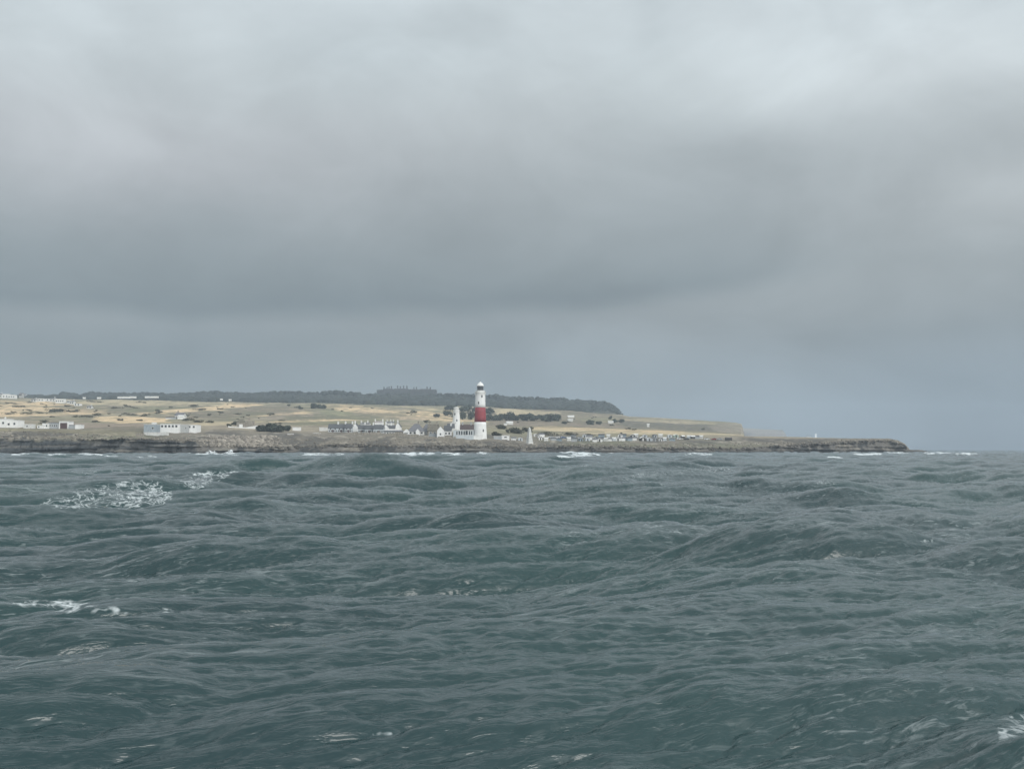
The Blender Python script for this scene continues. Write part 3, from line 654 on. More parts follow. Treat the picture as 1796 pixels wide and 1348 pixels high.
house(84, 103, 751.4, 741.5, 740.8, 9, 'long grey shed with a line of small windows left of the brown door gable', 'shed', 'low row left of the brown gable', GW, SLATE2, 'flat', (), [(.2, .4, .8, 1.1), (.4, .4, .8, 1.1), (.6, .4, .8, 1.1), (.8, .4, .8, 1.1)], name='grey_shed')
g = house(102.5, 120.5, 751.6, 745, 738.8, 10, 'white framed shed with a huge dark brown door facing the sea', 'shed', None, W, W2, 'flat', name='large_shed')
for ch in [c for c in C.objects if c.parent == g]: bpy.data.objects.remove(ch)
s = g.location[1] / F; w = 18 * s; hh = 12.6 * s
MB().prism([(-w / 2, -1.5), (w / 2, -1.5), (w / 2 - .45, hh), (-w / 2 + .45, hh)], 0, 10, 'y').build('wall', W, g)
MB().box(-w / 2 + .2, w / 2 - .2, -.2, 10.2, hh + .002, hh + .3).build('roof', W2, g)
d = MB().box(-w * .34, w * .34, -.06, .2, 0, hh * .82).build('door', DKBR, g)
MB().box(-.06, .06, -.1, -.062, 0, hh * .82).build('door_stile', DARKW, d)
house(120.8, 132, 751.7, 745.5, 745.5, 7, 'low grey lean-to between the brown door shed and a white hut', 'shed', None, GW, SLATE2, 'flat', name='grey_shed')
house(131.5, 140, 752, 745, 745, 8, 'small plain white hut right of the brown door shed', 'hut', None, W, W2, 'flat', (), name='white_hut')
# big block with the row of round windows
house(252, 273, 760, 744.5, 744.5, 14, 'blue grey concrete block at the left end of the window-lined white building', 'building', 'parts of the large shore station', mat('blue_grey_concrete', (.33, .38, .41), .85, .15), W2, 'flat', (), [(.75, .5, 1.2, 1.3)], name='grey_block')
house(270, 330, 758.5, 744.8, 744.3, 14, 'long grey hall behind the white window-lined front on the shore', 'building', 'parts of the large shore station', mat('grey_hall_wall', (.42, .43, .42), .85, .12), W2, 'flat', (), [(.93, .5, .8, 1.0)], name='grey_hall', dy=3)
u = house(281, 313, 758.6, 744, 744, 5, 'white front with a row of five dark square windows on the shore station', 'building', 'parts of the large shore station', W, W2, 'flat', (), [(.10 + .195 * i, .66, 1.3, 1.4) for i in range(5)], name='shore_building')
house(328.5, 344, 758.6, 745.3, 745.3, 12, 'white cube with two dark windows at the right end of the shore station', 'building', 'parts of the large shore station', W, W2, 'flat', (), [(.25, .66, 1.2, 1.2), (.72, .66, 1.2, 1.2)], name='white_cube')
house(266, 272, 758, 741.5, 741.5, 3, 'small white stair tower rising over the grey end block', 'tower', 'parts of the large shore station', W2, W, 'flat', (), name='stair_tower', dy=-2)
house(252, 295, 764, 758.5, 758.5, 1.5, 'weathered white sea wall in front of the shore station', 'wall', None, W2, W2, 'flat', (), name='sea_wall')
house(238, 251, 765, 760, 760, 2, 'broken pale wall stub left of the shore station sea wall', 'wall', None, STONE, STONE, 'flat', (), name='wall_stub')
# ruin
x, y, z = ground(425, 750.5); s = y / F
RU = empty('stone_house', (x, y, z), 0, 'roofless looking stone house with an arched doorway and white yard wall', 'house')
MB().box(-4.5, 1.5, 0, 7, -1, 4.6).box(1.52, 8, 1, 6, -1, 5.4).build('wall', STONE, RU)
MB().frust(-4.8, 1.8, -.3, 7.3, 4.61, 6.6, .45).build('roof', OLIVER, RU)
MB().box(4, 5.2, 2, 3.2, 5.41, 7.6).build('chimney', STONE, RU)
MB().box(-1.2, .1, -.08, .2, -.2, 2.3).lathe([(.001, 2.3), (.65, 2.3), (.6, 2.6), (.2, 2.95)], 12, -.55, 0).build('door', DARKW, RU)
MB().prism([(-10.5, -1), (12, -1), (12, 2.0), (7, 1.2), (3, .6), (.8, .7), (.7, 2.9), (-1.9, 2.9), (-2.0, .8), (-6, .9), (-10.5, 1.6)], -2.2, -1.8, 'y').build('yard_wall', W, RU)
# lone farm house
house(306, 321, 734, 728.5, 723.5, 12, 'grey roofed farmhouse with white end wall on the middle fields', 'house', None, W2, SLATE2, 'eave', (.2,), name='farmhouse', chm=STONE)
house(311, 321, 734.5, 730.5, 728, 8, 'white lean-to on the front of the middle field farmhouse', 'house', None, W, W2, 'eave', (), name='lean_to', dy=-5)
house(290, 308, 734.5, 732, 731, 8, 'low pink brown barn left of the farmhouse', 'barn', None, PG, BROWNR, 'eave', name='barn')
# houses high on the left
UL = [(-6, 3, 698, 691.5, 690, W2, 'grey white house cut off at the top left edge'), (4, 14, 698.5, 691, 689.5, W, 'white house with dark windows high at the left edge'), (14, 26, 698.8, 692.5, 691, W, 'long white house with dark gaps high on the left'), (33, 38, 695.5, 691.5, 688.5, GW, 'grey gabled chapel-like house on the far left ridge'), (38, 45, 695.5, 691.5, 690, GW, 'low grey house beside the gabled one on the left ridge'),
      (54, 63, 704.5, 700.8, 699.5, W2, 'pale bungalow at the left end of the hillside row'), (63, 76, 704, 699, 698, W, 'white bungalow with three dark windows in the hillside row'), (77, 85, 703.5, 699.2, 698, W, 'white cube bungalow in the hillside row'), (87, 96, 704.5, 699.5, 698, W2, 'grey white bungalow in the middle of the hillside row'), (97, 112, 706.5, 699.8, 698.6, W, 'longest white house in the hillside row with grey wall below'),
      (117, 122, 707, 702, 700, W, 'narrow white house right of the longest hillside house'), (122, 129, 709, 704, 702.5, W2, 'pale green tinted house right of the hillside row'), (130, 140, 711.5, 708, 706.5, W, 'low white caravan-like house at the lower hillside'), (152, 160, 716.5, 713, 711.5, W2, 'small white hut at the lower right end of the hillside houses')]
for (a, b, c, d, e, m, lb) in UL:
    n = max(2, int((b - a) / 3.5)); house(a, b, c, d, e, 8, lb, 'house', 'houses on the upper left hillside', m, SLATE2 if m is not W else W2, 'flat' if m is W else 'eave', (.8,) if m is W2 else (), [((i + .5) / n, .35, 1.6, 1.8) for i in range(n)], name='hillside_house')
for i, (a, b, c) in enumerate(((145, 149, 699.5), (170, 176, 699.5), (206, 215, 698.6), (216, 226, 698.6), (227, 238, 698.3), (254, 264, 698), (265, 277, 697.9), (386, 390, 702), (401, 405, 703))):
    house(a, b, c, c - 1.0, c - 1.4, 4, ['lone tiny white caravan left of the ridge line', 'tiny white caravan right of the lone one on the ridge', 'long white caravan first in the ridge line', 'long white caravan second in the ridge line', 'long white caravan third in the ridge line', 'long white caravan fourth in the ridge line', 'long white caravan last in the ridge line', 'small white house spot before the far wood', 'small white house spot right before the far wood'][i],
          'caravan', 'white caravans along the ridge', W, W2, 'eave', name='static_caravan', dy=-40)
# buildings right of the lighthouse
house(880, 893.3, 770.5, 763.8, 763.8, 6, 'plain bright white box hut right of the lighthouse', 'hut', None, W, W2, 'flat', (), [(.5, .45, 1.6, .8)], name='white_hut')
house(866, 880, 770.2, 765.2, 765.2, 5, 'grey flat shed left of the bright white box hut', 'shed', None, GW, W2, 'flat', (), name='grey_shed')
house(889, 900, 744, 740.5, 739, 7, 'white roofed barn on the field between lighthouse and obelisk', 'barn', 'pale barns on the right fields', W2, W, 'eave', name='barn', rz=.25)
house(884, 889, 745.5, 743.3, 742.5, 5, 'tiny white shed left of the white roofed barn', 'barn', 'pale barns on the right fields', W, W2, 'eave', name='barn')
house(996, 1007, 732, 729.5, 728.3, 9, 'white farm building on the far field right of the trees', 'barn', 'pale barns on the right fields', W, W, 'eave', name='barn')
house(996, 1005, 738.5, 735.5, 734.3, 7, 'pale low barn below the white farm building', 'barn', 'pale barns on the right fields', W2, W2, 'eave', name='barn')
house(1067, 1076, 742.5, 739.5, 738.3, 7, 'bright white roofed shed below the wooded cliff end', 'barn', 'pale barns on the right fields', W2, W, 'eave', name='barn')
house(1135, 1139, 748.5, 744.2, 743, 4, 'tiny pale upright hut on the brown right slope', 'hut', None, W2, W2, 'eave', name='field_hut')
house(1429.5, 1432.5, 766.6, 760.5, 760, 2.5, 'tiny white lookout post alone on the low spit', 'hut', None, W, W2, 'flat', name='lookout_post')
house(1414, 1424, 766.5, 764, 763.2, 4, 'low grey shed left of the white lookout post', 'shed', None, GW, SLATE, 'eave', name='spit_shed')
house(1273, 1284, 772.5, 767.8, 767, 4, 'dark wooden shed at the right end of the beach huts', 'shed', None, DARKW, SLATE2, 'flat', name='dark_shed')

# ------------------------------------------------------------------ beach huts
HM = [(W, 'white'), (PG, 'pale grey'), (BLUEG, 'blue grey'), (GREENW, 'pale green'), (TANW, 'tan'), (W2, 'off white'), (GW, 'grey'), (DARKW, 'dark')]
def make_hut(wm, rm, wd, dp, hw, hr):
    t = empty('beach_hut', (0, 0, 0))
    MB().prism([(-wd / 2, -.8), (wd / 2, -.8), (wd / 2, hw), (0, hr), (-wd / 2, hw)], 0, dp, 'y').build('wall', wm, t)
    MB().prism([(-wd / 2 - .2, hw - .1), (0, hr + .02), (wd / 2 + .2, hw - .1), (wd / 2 + .2, hw + .08), (0, hr + .2), (-wd / 2 - .2, hw + .08)], -.25, dp + .1, 'y').build('roof', rm, t)
    MB().box(-.45, .45, -.05, .03, 0, 1.75).build('door', DARKW if wm is not DARKW else W2, t)
    return t
protos = []
for i, (m, nm) in enumerate(HM):
    protos.append((make_hut(m, [SLATE2, W2, SLATE, W][i % 4], [2.6, 3.4, 2.8, 3.8][i % 4], [3.6, 2.8, 4.2, 3.0][i % 4], 1.75, 2.45), nm))
used = set()
def place_hut(px, py, kind, label, group, sc=1.0):
    t, nm = protos[kind]
    if kind in used: t = copy_tree(t)
    used.add(kind); x, y, z = ground(px, py); t.location = (x, y, z); t.rotation_euler = (0, 0, rnd.uniform(-.35, .35) + (math.pi / 2 if rnd.random() < .45 else 0)); t.scale = (sc, sc, sc * rnd.uniform(.9, 1.1))
    tag(t, label.replace('COL', nm), 'beach hut', group); return t
rowA = [(905, 772), (913, 772.5), (948, 771.5), (961, 773), (975, 772.5), (985, 773), (1001, 773), (1012, 773.5), (1020, 773.2), (1031, 773), (1039, 771), (1047, 774.5), (1051.5, 774.3), (1057, 773.5), (1066, 773.5), (1073, 773.2), (1079, 772.6), (1084, 773), (1090, 772.5), (1096, 772.8), (1101, 772), (1108, 772.5), (1117, 772), (1128, 772.8), (1139, 773), (1147, 773.2), (1158, 773), (1169, 772.6), (1178, 772.8), (1184, 773)]
kinds = [0, 1, 0, 5, 6, 2, 5, 6, 2, 1, 0, 0, 0, 6, 5, 0, 1, 0, 5, 0, 2, 2, 0, 7, 1, 6, 0, 1, 3, 2]
for i, (px, py) in enumerate(rowA):
    sc = 1.25 if px == 1039 else rnd.uniform(.85, 1.15)
    place_hut(px, py, kinds[i], f'COL beach hut, {ords[i]} from the left in the front row by the obelisk', 'beach huts in the front row', sc)
rowB = [(940, 765.5), (954, 766), (1010, 767), (1025, 766.8), (1060, 767), (1070, 766.8), (1087, 767.2), (1098, 766.5), (1110, 767.2), (1119, 767), (1131, 767.3), (1150, 767.2), (1162, 767), (1175, 767.6), (1186, 767.3), (1200, 768.4), (1211, 768.6), (1218, 769), (1226, 769.2), (1233, 769)]
for i, (px, py) in enumerate(rowB):
    place_hut(px, py, [5, 0, 6, 1, 2, 5, 0, 2, 7, 5, 1, 6, 5, 1, 3, 7, 1, 7, 6, 5][i], f'COL beach hut, {ords[i]} from the left in the back row behind the obelisk shore', 'beach huts in the back row', rnd.uniform(.85, 1.2))

for i, (t, nm) in enumerate(protos):
    if i not in used:
        for c in [c for c in C.objects if c.parent == t]: bpy.data.objects.remove(c)
        bpy.data.objects.remove(t)

# ------------------------------------------------------------------ parked cars
CARM = [(mat('car_white', (.75, .75, .75), .3, .04, 1, .5), 'white'), (mat('car_silver', (.45, .47, .49), .3, .05, 1, .5), 'silver'), (mat('car_blue', (.08, .13, .25), .3, .05, 1, .5), 'dark blue'), (mat('car_black', (.03, .03, .035), .3, .1, 1, .5), 'black'), (mat('car_red', (.28, .04, .04), .3, .05, 1, .5), 'red')]
TYRE = mat('tyre_rubber', (.02, .02, .02), .9, .1)
def make_car(m):
    t = empty('parked_car', (0, 0, 0))
    MB().prism([(-2.1, .35), (2.1, .35), (2.15, .75), (1.9, .95), (1.0, 1.0), (.45, 1.45), (-1.2, 1.5), (-1.9, 1.0), (-2.15, .9)], -.85, .85, 'y').build('body', m, t)
    MB().prism([(.85, 1.02), (.42, 1.4), (-1.15, 1.43), (-1.7, 1.02)], -.87, .87, 'y').build('side_window', GLASS, t)
    for a in (-1.3, 1.35):
        for b in (-.8, .8):
            w = MB()
            n = 12; v = [(a + .33 * math.cos(6.283 * i / n), b + c, .33 + .33 * math.sin(6.283 * i / n)) for c in (-.1, .1) for i in range(n)]
            w.add(v, [(i, (i + 1) % n, (i + 1) % n + n, i + n) for i in range(n)] + [tuple(range(n)), tuple(range(2 * n - 1, n - 1, -1))]); w.build('wheel', TYRE, t)
    return t
cp = [make_car(m) for m, _ in CARM]; cu = set()
cars = [(948, 768.5, 0), (966, 768, 1), (977, 768.3, 0), (988, 768.5, 2), (997, 768.4, 1), (1004, 769, 3), (1016, 769, 1), (1036, 768.6, 0), (1045, 768.8, 1), (1055, 769, 3), (1082, 769.2, 0), (1093, 769.3, 2), (1103, 769, 2), (1113, 769, 0), (1125, 769.4, 3), (1137, 769.3, 0), (1148, 769.6, 1), (1166, 769.5, 3), (1180, 770, 1), (1192, 770.5, 0), (1204, 771, 3), (1240, 771, 0), (1252, 771.5, 4), (1262, 771.2, 1)]
for i, (px, py, k) in enumerate(cars):
    t = cp[k] if k not in cu else copy_tree(cp[k]); cu.add(k)
    x, y, z = ground(px, py); t.location = (x, y, z); t.rotation_euler = (0, 0, rnd.uniform(-.3, .3) + (math.pi if rnd.random() < .5 else 0))
    tag(t, f'{CARM[k][1]} parked car, {ords[i]} from the left in the line between the beach huts', 'car', 'cars parked among the beach huts')
for i, t in enumerate(cp):
    if i not in cu: [bpy.data.objects.remove(c) for c in [c for c in C.objects if c.parent == t]]; bpy.data.objects.remove(t)

# ------------------------------------------------------------------ institution with chimneys on the hill
Dp = 2600.; x, y, z = world(712, 692, Dp); s = Dp / F
PR = empty('hilltop_institution', (float(x), Dp, float(z)), 0, 'large grey many-chimneyed institution building on the wooded skyline', 'building')
zp = lambda py: (692 - py) * s
b = MB(); bl = [(660.5, 672, 684), (672, 690, 682.2), (690, 716, 681.8), (716, 735, 683.2), (735, 756, 682.6), (756, 765.5, 683.6)]
for i, (a, c, t) in enumerate(bl): b.box((a - 712) * s + .05, (c - 712) * s - .05, -2 * (i % 2), 26 - 3 * (i % 2), -10, zp(t))
b.build('wall', GREYST, PR)
r = MB()
for i, (a, c, t) in enumerate(bl): r.frust((a - 712) * s - .3, (c - 712) * s + .3, -2 * (i % 2) - .4, 26.4 - 3 * (i % 2), zp(t) + .02 + .01 * i, zp(t - 1.1), .72)
rf = r.build('roof', mat('far_slate', (.10, .10, .105), .8, .2, .05), PR)
for i, (cpx, tp) in enumerate(((673, 678), (678, 678), (681, 676.8), (686, 676.5), (696.5, 675.8), (701, 676.3), (707.5, 676), (713, 675.8), (725, 677.8), (730, 678), (748.5, 677.5), (754, 677.8))):
    MB().box((cpx - 712) * s - 1.3, (cpx - 712) * s + 1.3, 4 + 5 * (i % 3), 5.8 + 5 * (i % 3), zp(683), zp(tp)).build('chimney', GREYST, rf)
wn = MB()
for i, (a, c, t) in enumerate(bl):
    n = int((c - a) / 2.2)
    for k in range(n):
        for fl in (.5, 3.0, 5.5):
            q = (a + (k + .5) * (c - a) / n - 712) * s; wn.box(q - .5, q + .5, -2 * (i % 2) - .06, -2 * (i % 2) + .2, zp(692) + fl + .8, zp(692) + fl + 2.3)
wn.build('window_bank', GLASS, PR)
m = MB().tube((0, 0, 0), (0, 0, 14), .25)
x, y, z = world(362.5, 689, 2600); o = m.build('radio_mast', IRON); o.location = (float(x), 2600, float(z)); tag(o, 'thin mast rising from the far wood on the left skyline', 'mast')

# ------------------------------------------------------------------ the sea
def ocean_tile(L, N, k_lo, k_hi, kp, wdir, spread, seed):
    r = np.random.default_rng(seed)
    k1 = np.fft.fftfreq(N, L / N) * 2 * np.pi; KX, KY = np.meshgrid(k1, k1, indexing='ij')
    K = np.hypot(KX, KY); K[0, 0] = 1
    th = np.arctan2(KY, KX) - wdir
    S = np.exp(-1.25 * (kp / K) ** 2) / K ** 4 * (1 + 1.6 * sstep(.9, 3.0, K)) * np.clip(K / 3.5, 1, 6) ** .9
    dirf = np.abs(np.cos(th / 2)) ** spread + .22 * np.abs(np.cos((th - .25) / 2)) ** (spread / 6) + .004
    win = ((K >= k_lo) & (K < k_hi)).astype(float); win[0, 0] = 0
    h = np.sqrt(S * dirf * win) * (r.normal(size=(N, N)) + 1j * r.normal(size=(N, N)))
    scale = 2 * np.pi / L * N * N
    h = h * scale
    g = lambda q: np.fft.ifft2(q).real
    return dict(L=L, N=N, z=g(h), dx=g(-1j * KX / K * h), dy=g(-1j * KY / K * h), jxx=g(KX * KX / K * h), jyy=g(KY * KY / K * h), jxy=g(KX * KY / K * h))
def samp(T, key, X, Y):
    N = T['N']; fx = X / T['L'] * N; fy = Y / T['L'] * N; ix = np.floor(fx).astype(int); iy = np.floor(fy).astype(int); fx = fx - ix; fy = fy - iy
    a = T[key]; ix %= N; iy %= N; jx = (ix + 1) % N; jy = (iy + 1) % N
    return (a[ix, iy] * (1 - fx) + a[jx, iy] * fx) * (1 - fy) + (a[ix, jy] * (1 - fx) + a[jx, jy] * fx) * fy
WD = math.radians(-62); KP = 2 * math.pi / 23.
T1 = ocean_tile(423., 1024, 2 * math.pi / 120, 2 * math.pi / 2.6, KP, WD, 110, 5)
T2 = ocean_tile(41., 1536, 2 * math.pi / 2.6, 2 * math.pi / .15, KP, WD - .05, 320, 9)
sc = 2.0 / 4 / T1['z'].std()
for k in ('z', 'dx', 'dy', 'jxx', 'jyy', 'jxy'): T1[k] *= sc; T2[k] *= sc * .74
jj_ = (1 - .8 * T2['jxx']) * (1 - .8 * T2['jyy']) - (.8 * T2['jxy']) ** 2
wj = .15 + .85 * sstep(-.1, .75, jj_)
for ax in (0, 1): wj = (np.roll(wj, 1, ax) + wj + np.roll(wj, -1, ax)) / 3
T2['dx'] *= wj; T2['dy'] *= wj; T2['z'] *= .6 + .4 * wj
AZ = math.radians(31)
az = np.concatenate([np.linspace(-math.pi, -AZ, 60, endpoint=False), np.linspace(-AZ, AZ, 1250), np.linspace(AZ, math.pi, 61)[1:]])
lr = np.concatenate([np.linspace(math.log(.4), math.log(8.5), 60, endpoint=False), np.linspace(math.log(8.5), math.log(24), 520, endpoint=False), np.linspace(math.log(24), math.log(700), 1150, endpoint=False), np.linspace(math.log(700), math.log(4000), 180)])
RR, AA = np.meshgrid(np.exp(lr), az, indexing='ij')
SX = RR * np.sin(AA); SY = RR * np.cos(AA)
dr = RR * .0032
f2 = (1 - .8 * sstep(60, 400, RR)) * (.84 + .16 * sstep(13, 30, RR))
coarse = 1 - sstep(AZ, AZ + .25, np.abs(AA)) * .9
calm = sstep(2, 7, RR)
near = .5 + .5 * sstep(14, 45, RR)
hz = (near * samp(T1, 'z', SX, SY) + f2 * samp(T2, 'z', SX, SY)) * calm
hx = near * samp(T1, 'dx', SX, SY) + f2 * .7 * samp(T2, 'dx', SX, SY)
hy = near * samp(T1, 'dy', SX, SY) + f2 * .7 * samp(T2, 'dy', SX, SY)
lam = .85
jac = (1 - lam * samp(T1, 'jxx', SX, SY)) * (1 - lam * samp(T1, 'jyy', SX, SY)) - (lam * samp(T1, 'jxy', SX, SY)) ** 2
# individual big seas running between the smaller ones
PACK = [(-19, 112, 20, 5.5, -8, 1.6), (-26, 92, 16, 5, 4, .6), (7.5, 33, 7, 1.7, 8, .62), (12, 30, 5, 1.6, 14, .32), (2.8, 14.4, 3.4, .8, 17, .34), (5.75, 12.9, 1.2, .6, 22, .46), (-2.2, 12.8, 1.8, .6, 20, .15), (3.4, 27, 4, 1.2, 12, .25), (30, 150, 30, 6, 0, .7), (-60, 200, 40, 8, 0, .7)]
rp_ = random.Random(31)
for i in range(34):
    d_ = 18 * (16 ** rp_.random()); PACK.append((rp_.uniform(-.46, .46) * d_, d_, d_ * rp_.uniform(.10, .24), d_ ** .75 * rp_.uniform(.09, .14), rp_.uniform(0, 24) * (20 / d_) ** .3, d_ ** .7 * rp_.uniform(.016, .034)))
for (x0, y0, sx, sy, rot, amp) in PACK:
    a = math.radians(rot); u = (SX - x0) * math.cos(a) + (SY - y0) * math.sin(a); v = -(SX - x0) * math.sin(a) + (SY - y0) * math.cos(a)
    sk = np.where(v < 0, sy * .75, sy * 1.35)
    bend = v + .05 * sx * (u / sx) ** 2
    hz = hz + amp * np.exp(-(u / sx) ** 2) * (np.exp(-np.abs(bend / sk) ** 1.35) - .35 * np.exp(-((bend + sy * 1.9) / (sy * 1.1)) ** 2))
OX = SX + lam * hx * calm; OY = SY + lam * hy * calm
far = sstep(900, 2500, RR); hz = hz * (1 - .35 * far)
PXW, PYW = proj(OX, np.maximum(OY, .5), hz)
foam = (1 - sstep(.0, .30, jac)) * .42 * sstep(25, 70, RR)
fr_ = SY > 3
FN = fbm(OX / 1.6, OY / 3.5, 201, 4); FN2 = fbm(OX / 2.5, OY / 6., 203, 4)
FN3 = fbm(OX / 5., OY / 9., 207, 4)
def patch(poly, dmin, dmax, amt, soft=4, ends=1.0):
    global foam
    w = inpoly(PXW + (FN3 - .5) * 60 * ends, PYW + (FN - .5) * 2.2 * soft, poly, soft * 1.6) * (.6 + .65 * FN2) * fr_ * (RR > dmin) * (RR < dmax)
    foam = np.maximum(foam, w * amt * (1 if ends > .5 else sstep(.38, .6, FN3) * 1.25))
patch([(70, 876, 893), (110, 862, 894), (170, 850, 892), (230, 838, 892), (290, 846, 886)], 30, 160, .40)
patch([(330, 832, 838), (370, 826, 834), (410, 822, 828)], 30, 170, .5, 2)
patch([(195, 842, 852), (240, 838, 853), (290, 845, 850)], 30, 170, .50)
patch([(310, 838, 850), (350, 832, 862), (375, 828, 845), (405, 824, 829)], 30, 170, .38, 3)
patch([(140, 826, 832), (185, 822, 826), (240, 829, 833), (300, 832, 838)], 40, 220, .34, 2)
patch([(0, 1054, 1062), (80, 1050, 1066), (140, 1055, 1076), (220, 1064, 1078), (310, 1066, 1076)], 10, 60, .42, 5, .8)
patch([(770, 838, 845), (900, 832, 850), (1000, 835, 845)], 60, 300, .18, 3)
patch([(1100, 828, 840), (1220, 818, 834), (1330, 818, 826), (1430, 826, 832)], 50, 400, .26, 3)
patch([(1425, 838, 850), (1475, 840, 852)], 50, 250, .26, 3)
for pl in ([(1165, 932, 936), (1196, 931, 935)], [(1605, 946, 953), (1640, 944, 952)], [(640, 1284, 1290), (665, 1281, 1287), (690, 1282, 1288)], [(1745, 1262, 1300), (1770, 1254, 1292), (1800, 1252, 1305)], [(1255, 818, 822), (1240, 814, 824)][::-1]):
    patch(pl, 4, 200, .36, 3)
for (a, b, yy, hh) in ((25, 50, 796, 2), (90, 112, 797, 2), (140, 160, 796, 1.6), (160, 178, 797, 1.5), (190, 205, 799, 1.5), (240, 270, 800, 1.8), (350, 382, 795, 2), (390, 418, 795.5, 2), (535, 606, 796, 2), (668, 700, 796, 2), (690, 762, 795, 3), (780, 812, 795.5, 2.4), (845, 850, 794, 2), (980, 1005, 799.5, 1.8), (1000, 1050, 796.5, 3), (985, 1012, 792, 1.6), (1060, 1078, 792, 1.2), (1195, 1245, 796, 2), (1500, 1545, 795.5, 2), (1560, 1590, 793, 1.8), (1625, 1670, 794, 2.2), (1680, 1710, 795.5, 2), (1450, 1475, 802, 1.5)):
    patch([(a - 4, yy - hh * .4, yy + hh * .6), ((a + b) / 2, yy - hh * 1.3, yy + hh * 1.2), (b + 6, yy - hh * .4, yy + hh * .6)], 120, 900, 1.0, 1.0, .3)
# surf where the sea meets the rocks
shore_d = np.interp(PXW, PXC, sh)
foam = np.maximum(foam, (1 - sstep(4, 26, shore_d - OY + 16 * (fbm(OX / 30, OY / 30, 91, 3) - .5))) * (PXW > -300) * (PXW < 1600) * (SY > 400) * sstep(.38, .55, fbm(OX / 40., OY / 60., 93, 3)) * .9)
verts = np.stack([OX, OY, hz], -1).reshape(-1, 3)
nr, na = RR.shape
ii = (np.arange(nr - 1)[:, None] * na + np.arange(na - 1)[None, :]).ravel()
faces = np.stack([ii, ii + na, ii + na + 1, ii + 1], -1)
MWm = bpy.data.materials.new('sea_water'); MWm.use_nodes = True
t = NT(MWm.node_tree); b = MWm.node_tree.nodes['Principled BSDF']; out = MWm.node_tree.nodes['Material Output']
tc = t.n('ShaderNodeTexCoord'); ob = tc.outputs['Object']
rot = t.mapping(ob, (1, 1, 1), (0, 0, -WD + math.pi / 2))
r1 = t.noise(t.mapping(rot, (.4, 1.8, 1)), 1.8, 4, .5, .5)
r2 = t.noise(t.mapping(rot, (.4, 1.6, 1)), 6.0, 3, .55, .5)
bp = t.n('ShaderNodeBump'); bp.inputs['Strength'].default_value = 1.0; bp.inputs['Distance'].default_value = .02
r1 = t.m('SUBTRACT', 1.0, t.m('ABSOLUTE', t.m('MULTIPLY_ADD', r1, 2.0, -1.0)))
r2 = t.m('SUBTRACT', 1.0, t.m('ABSOLUTE', t.m('MULTIPLY_ADD', r2, 2.0, -1.0)))
t.l.new(r1, bp.inputs['Height'])
bp2 = t.n('ShaderNodeBump'); bp2.inputs['Strength'].default_value = 1.0; bp2.inputs['Distance'].default_value = .016
t.l.new(r2, bp2.inputs['Height']); t.l.new(bp.outputs[0], bp2.inputs['Normal'])
tone = t.noise(ob, .05, 3, .5)
b.inputs['Base Color'].default_value = (.02, .06, .065, 1)
t.put(b.inputs['Base Color'], t.mix(t.step(tone, .35, .65), (.007, .029, .033), (.010, .040, .041)))
b.inputs['Roughness'].default_value = .05; b.inputs['IOR'].default_value = 1.46
t.l.new(bp2.outputs[0], b.inputs['Normal'])
fa = t.n('ShaderNodeAttribute', attribute_name='foam')
vo = t.n('ShaderNodeTexVoronoi', feature='DISTANCE_TO_EDGE'); vo.inputs['Scale'].default_value = 1.6
vo2 = t.n('ShaderNodeTexVoronoi', feature='DISTANCE_TO_EDGE'); vo2.inputs['Scale'].default_value = 4.2
wv = t.n('ShaderNodeVectorMath', operation='ADD')
nz = t.n('ShaderNodeTexNoise'); t.l.new(ob, nz.inputs['Vector']); nz.inputs['Scale'].default_value = .9; nz.inputs['Detail'].default_value = 4
sm = t.n('ShaderNodeVectorMath', operation='SCALE'); t.l.new(nz.outputs['Color'], sm.inputs[0]); sm.inputs['Scale'].default_value = 1.6
t.l.new(ob, wv.inputs[0]); t.l.new(sm.outputs[0], wv.inputs[1]); t.l.new(wv.outputs[0], vo.inputs['Vector']); t.l.new(wv.outputs[0], vo2.inputs['Vector'])
lace2 = t.step(vo2.outputs['Distance'], 0.0, .34, 1.0, 0.0)
lace = t.step(vo.outputs['Distance'], 0.0, .38, 1.0, 0.0)
fine = t.noise(ob, 2.2, 5, .65)
pat = t.m('ADD', t.m('ADD', t.m('MULTIPLY', lace, .42), t.m('MULTIPLY', lace2, .26)), t.m('MULTIPLY', t.step(fine, .25, .75), .32))
thr = t.m('SUBTRACT', 1.0, fa.outputs['Fac'])
fm = t.step(t.m('SUBTRACT', pat, thr), -.10, .46, 0.0, .95)
fm = t.m('MULTIPLY', fm, t.step(fa.outputs['Fac'], .05, .3))
# fine pale crest streaks: sky sheen painted into the colour, along with thin foam
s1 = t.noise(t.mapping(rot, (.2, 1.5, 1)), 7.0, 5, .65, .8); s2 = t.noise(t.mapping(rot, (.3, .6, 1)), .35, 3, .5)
sheen_streak = t.m('MULTIPLY', t.step(s1, .54, .70), t.step(s2, .40, .66, .05, .24))
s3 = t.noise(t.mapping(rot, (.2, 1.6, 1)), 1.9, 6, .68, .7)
sheen_streak = t.m('MAXIMUM', sheen_streak, t.m('MULTIPLY', t.step(s3, .58, .72), t.step(s2, .35, .6, .03, .19)))
fm = t.m('MAXIMUM', fm, sheen_streak)
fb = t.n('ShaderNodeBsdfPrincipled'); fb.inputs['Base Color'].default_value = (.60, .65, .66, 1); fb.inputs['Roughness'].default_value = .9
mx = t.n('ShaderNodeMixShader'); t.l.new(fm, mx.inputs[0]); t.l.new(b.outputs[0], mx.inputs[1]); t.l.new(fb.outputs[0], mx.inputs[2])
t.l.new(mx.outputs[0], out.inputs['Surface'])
sea = link('sea', verts, faces, MWm, None, True); tag(sea, kind='structure')
at = sea.data.attributes.new('foam', 'FLOAT', 'POINT'); at.data.foreach_set('value', foam.astype(np.float32).ravel())

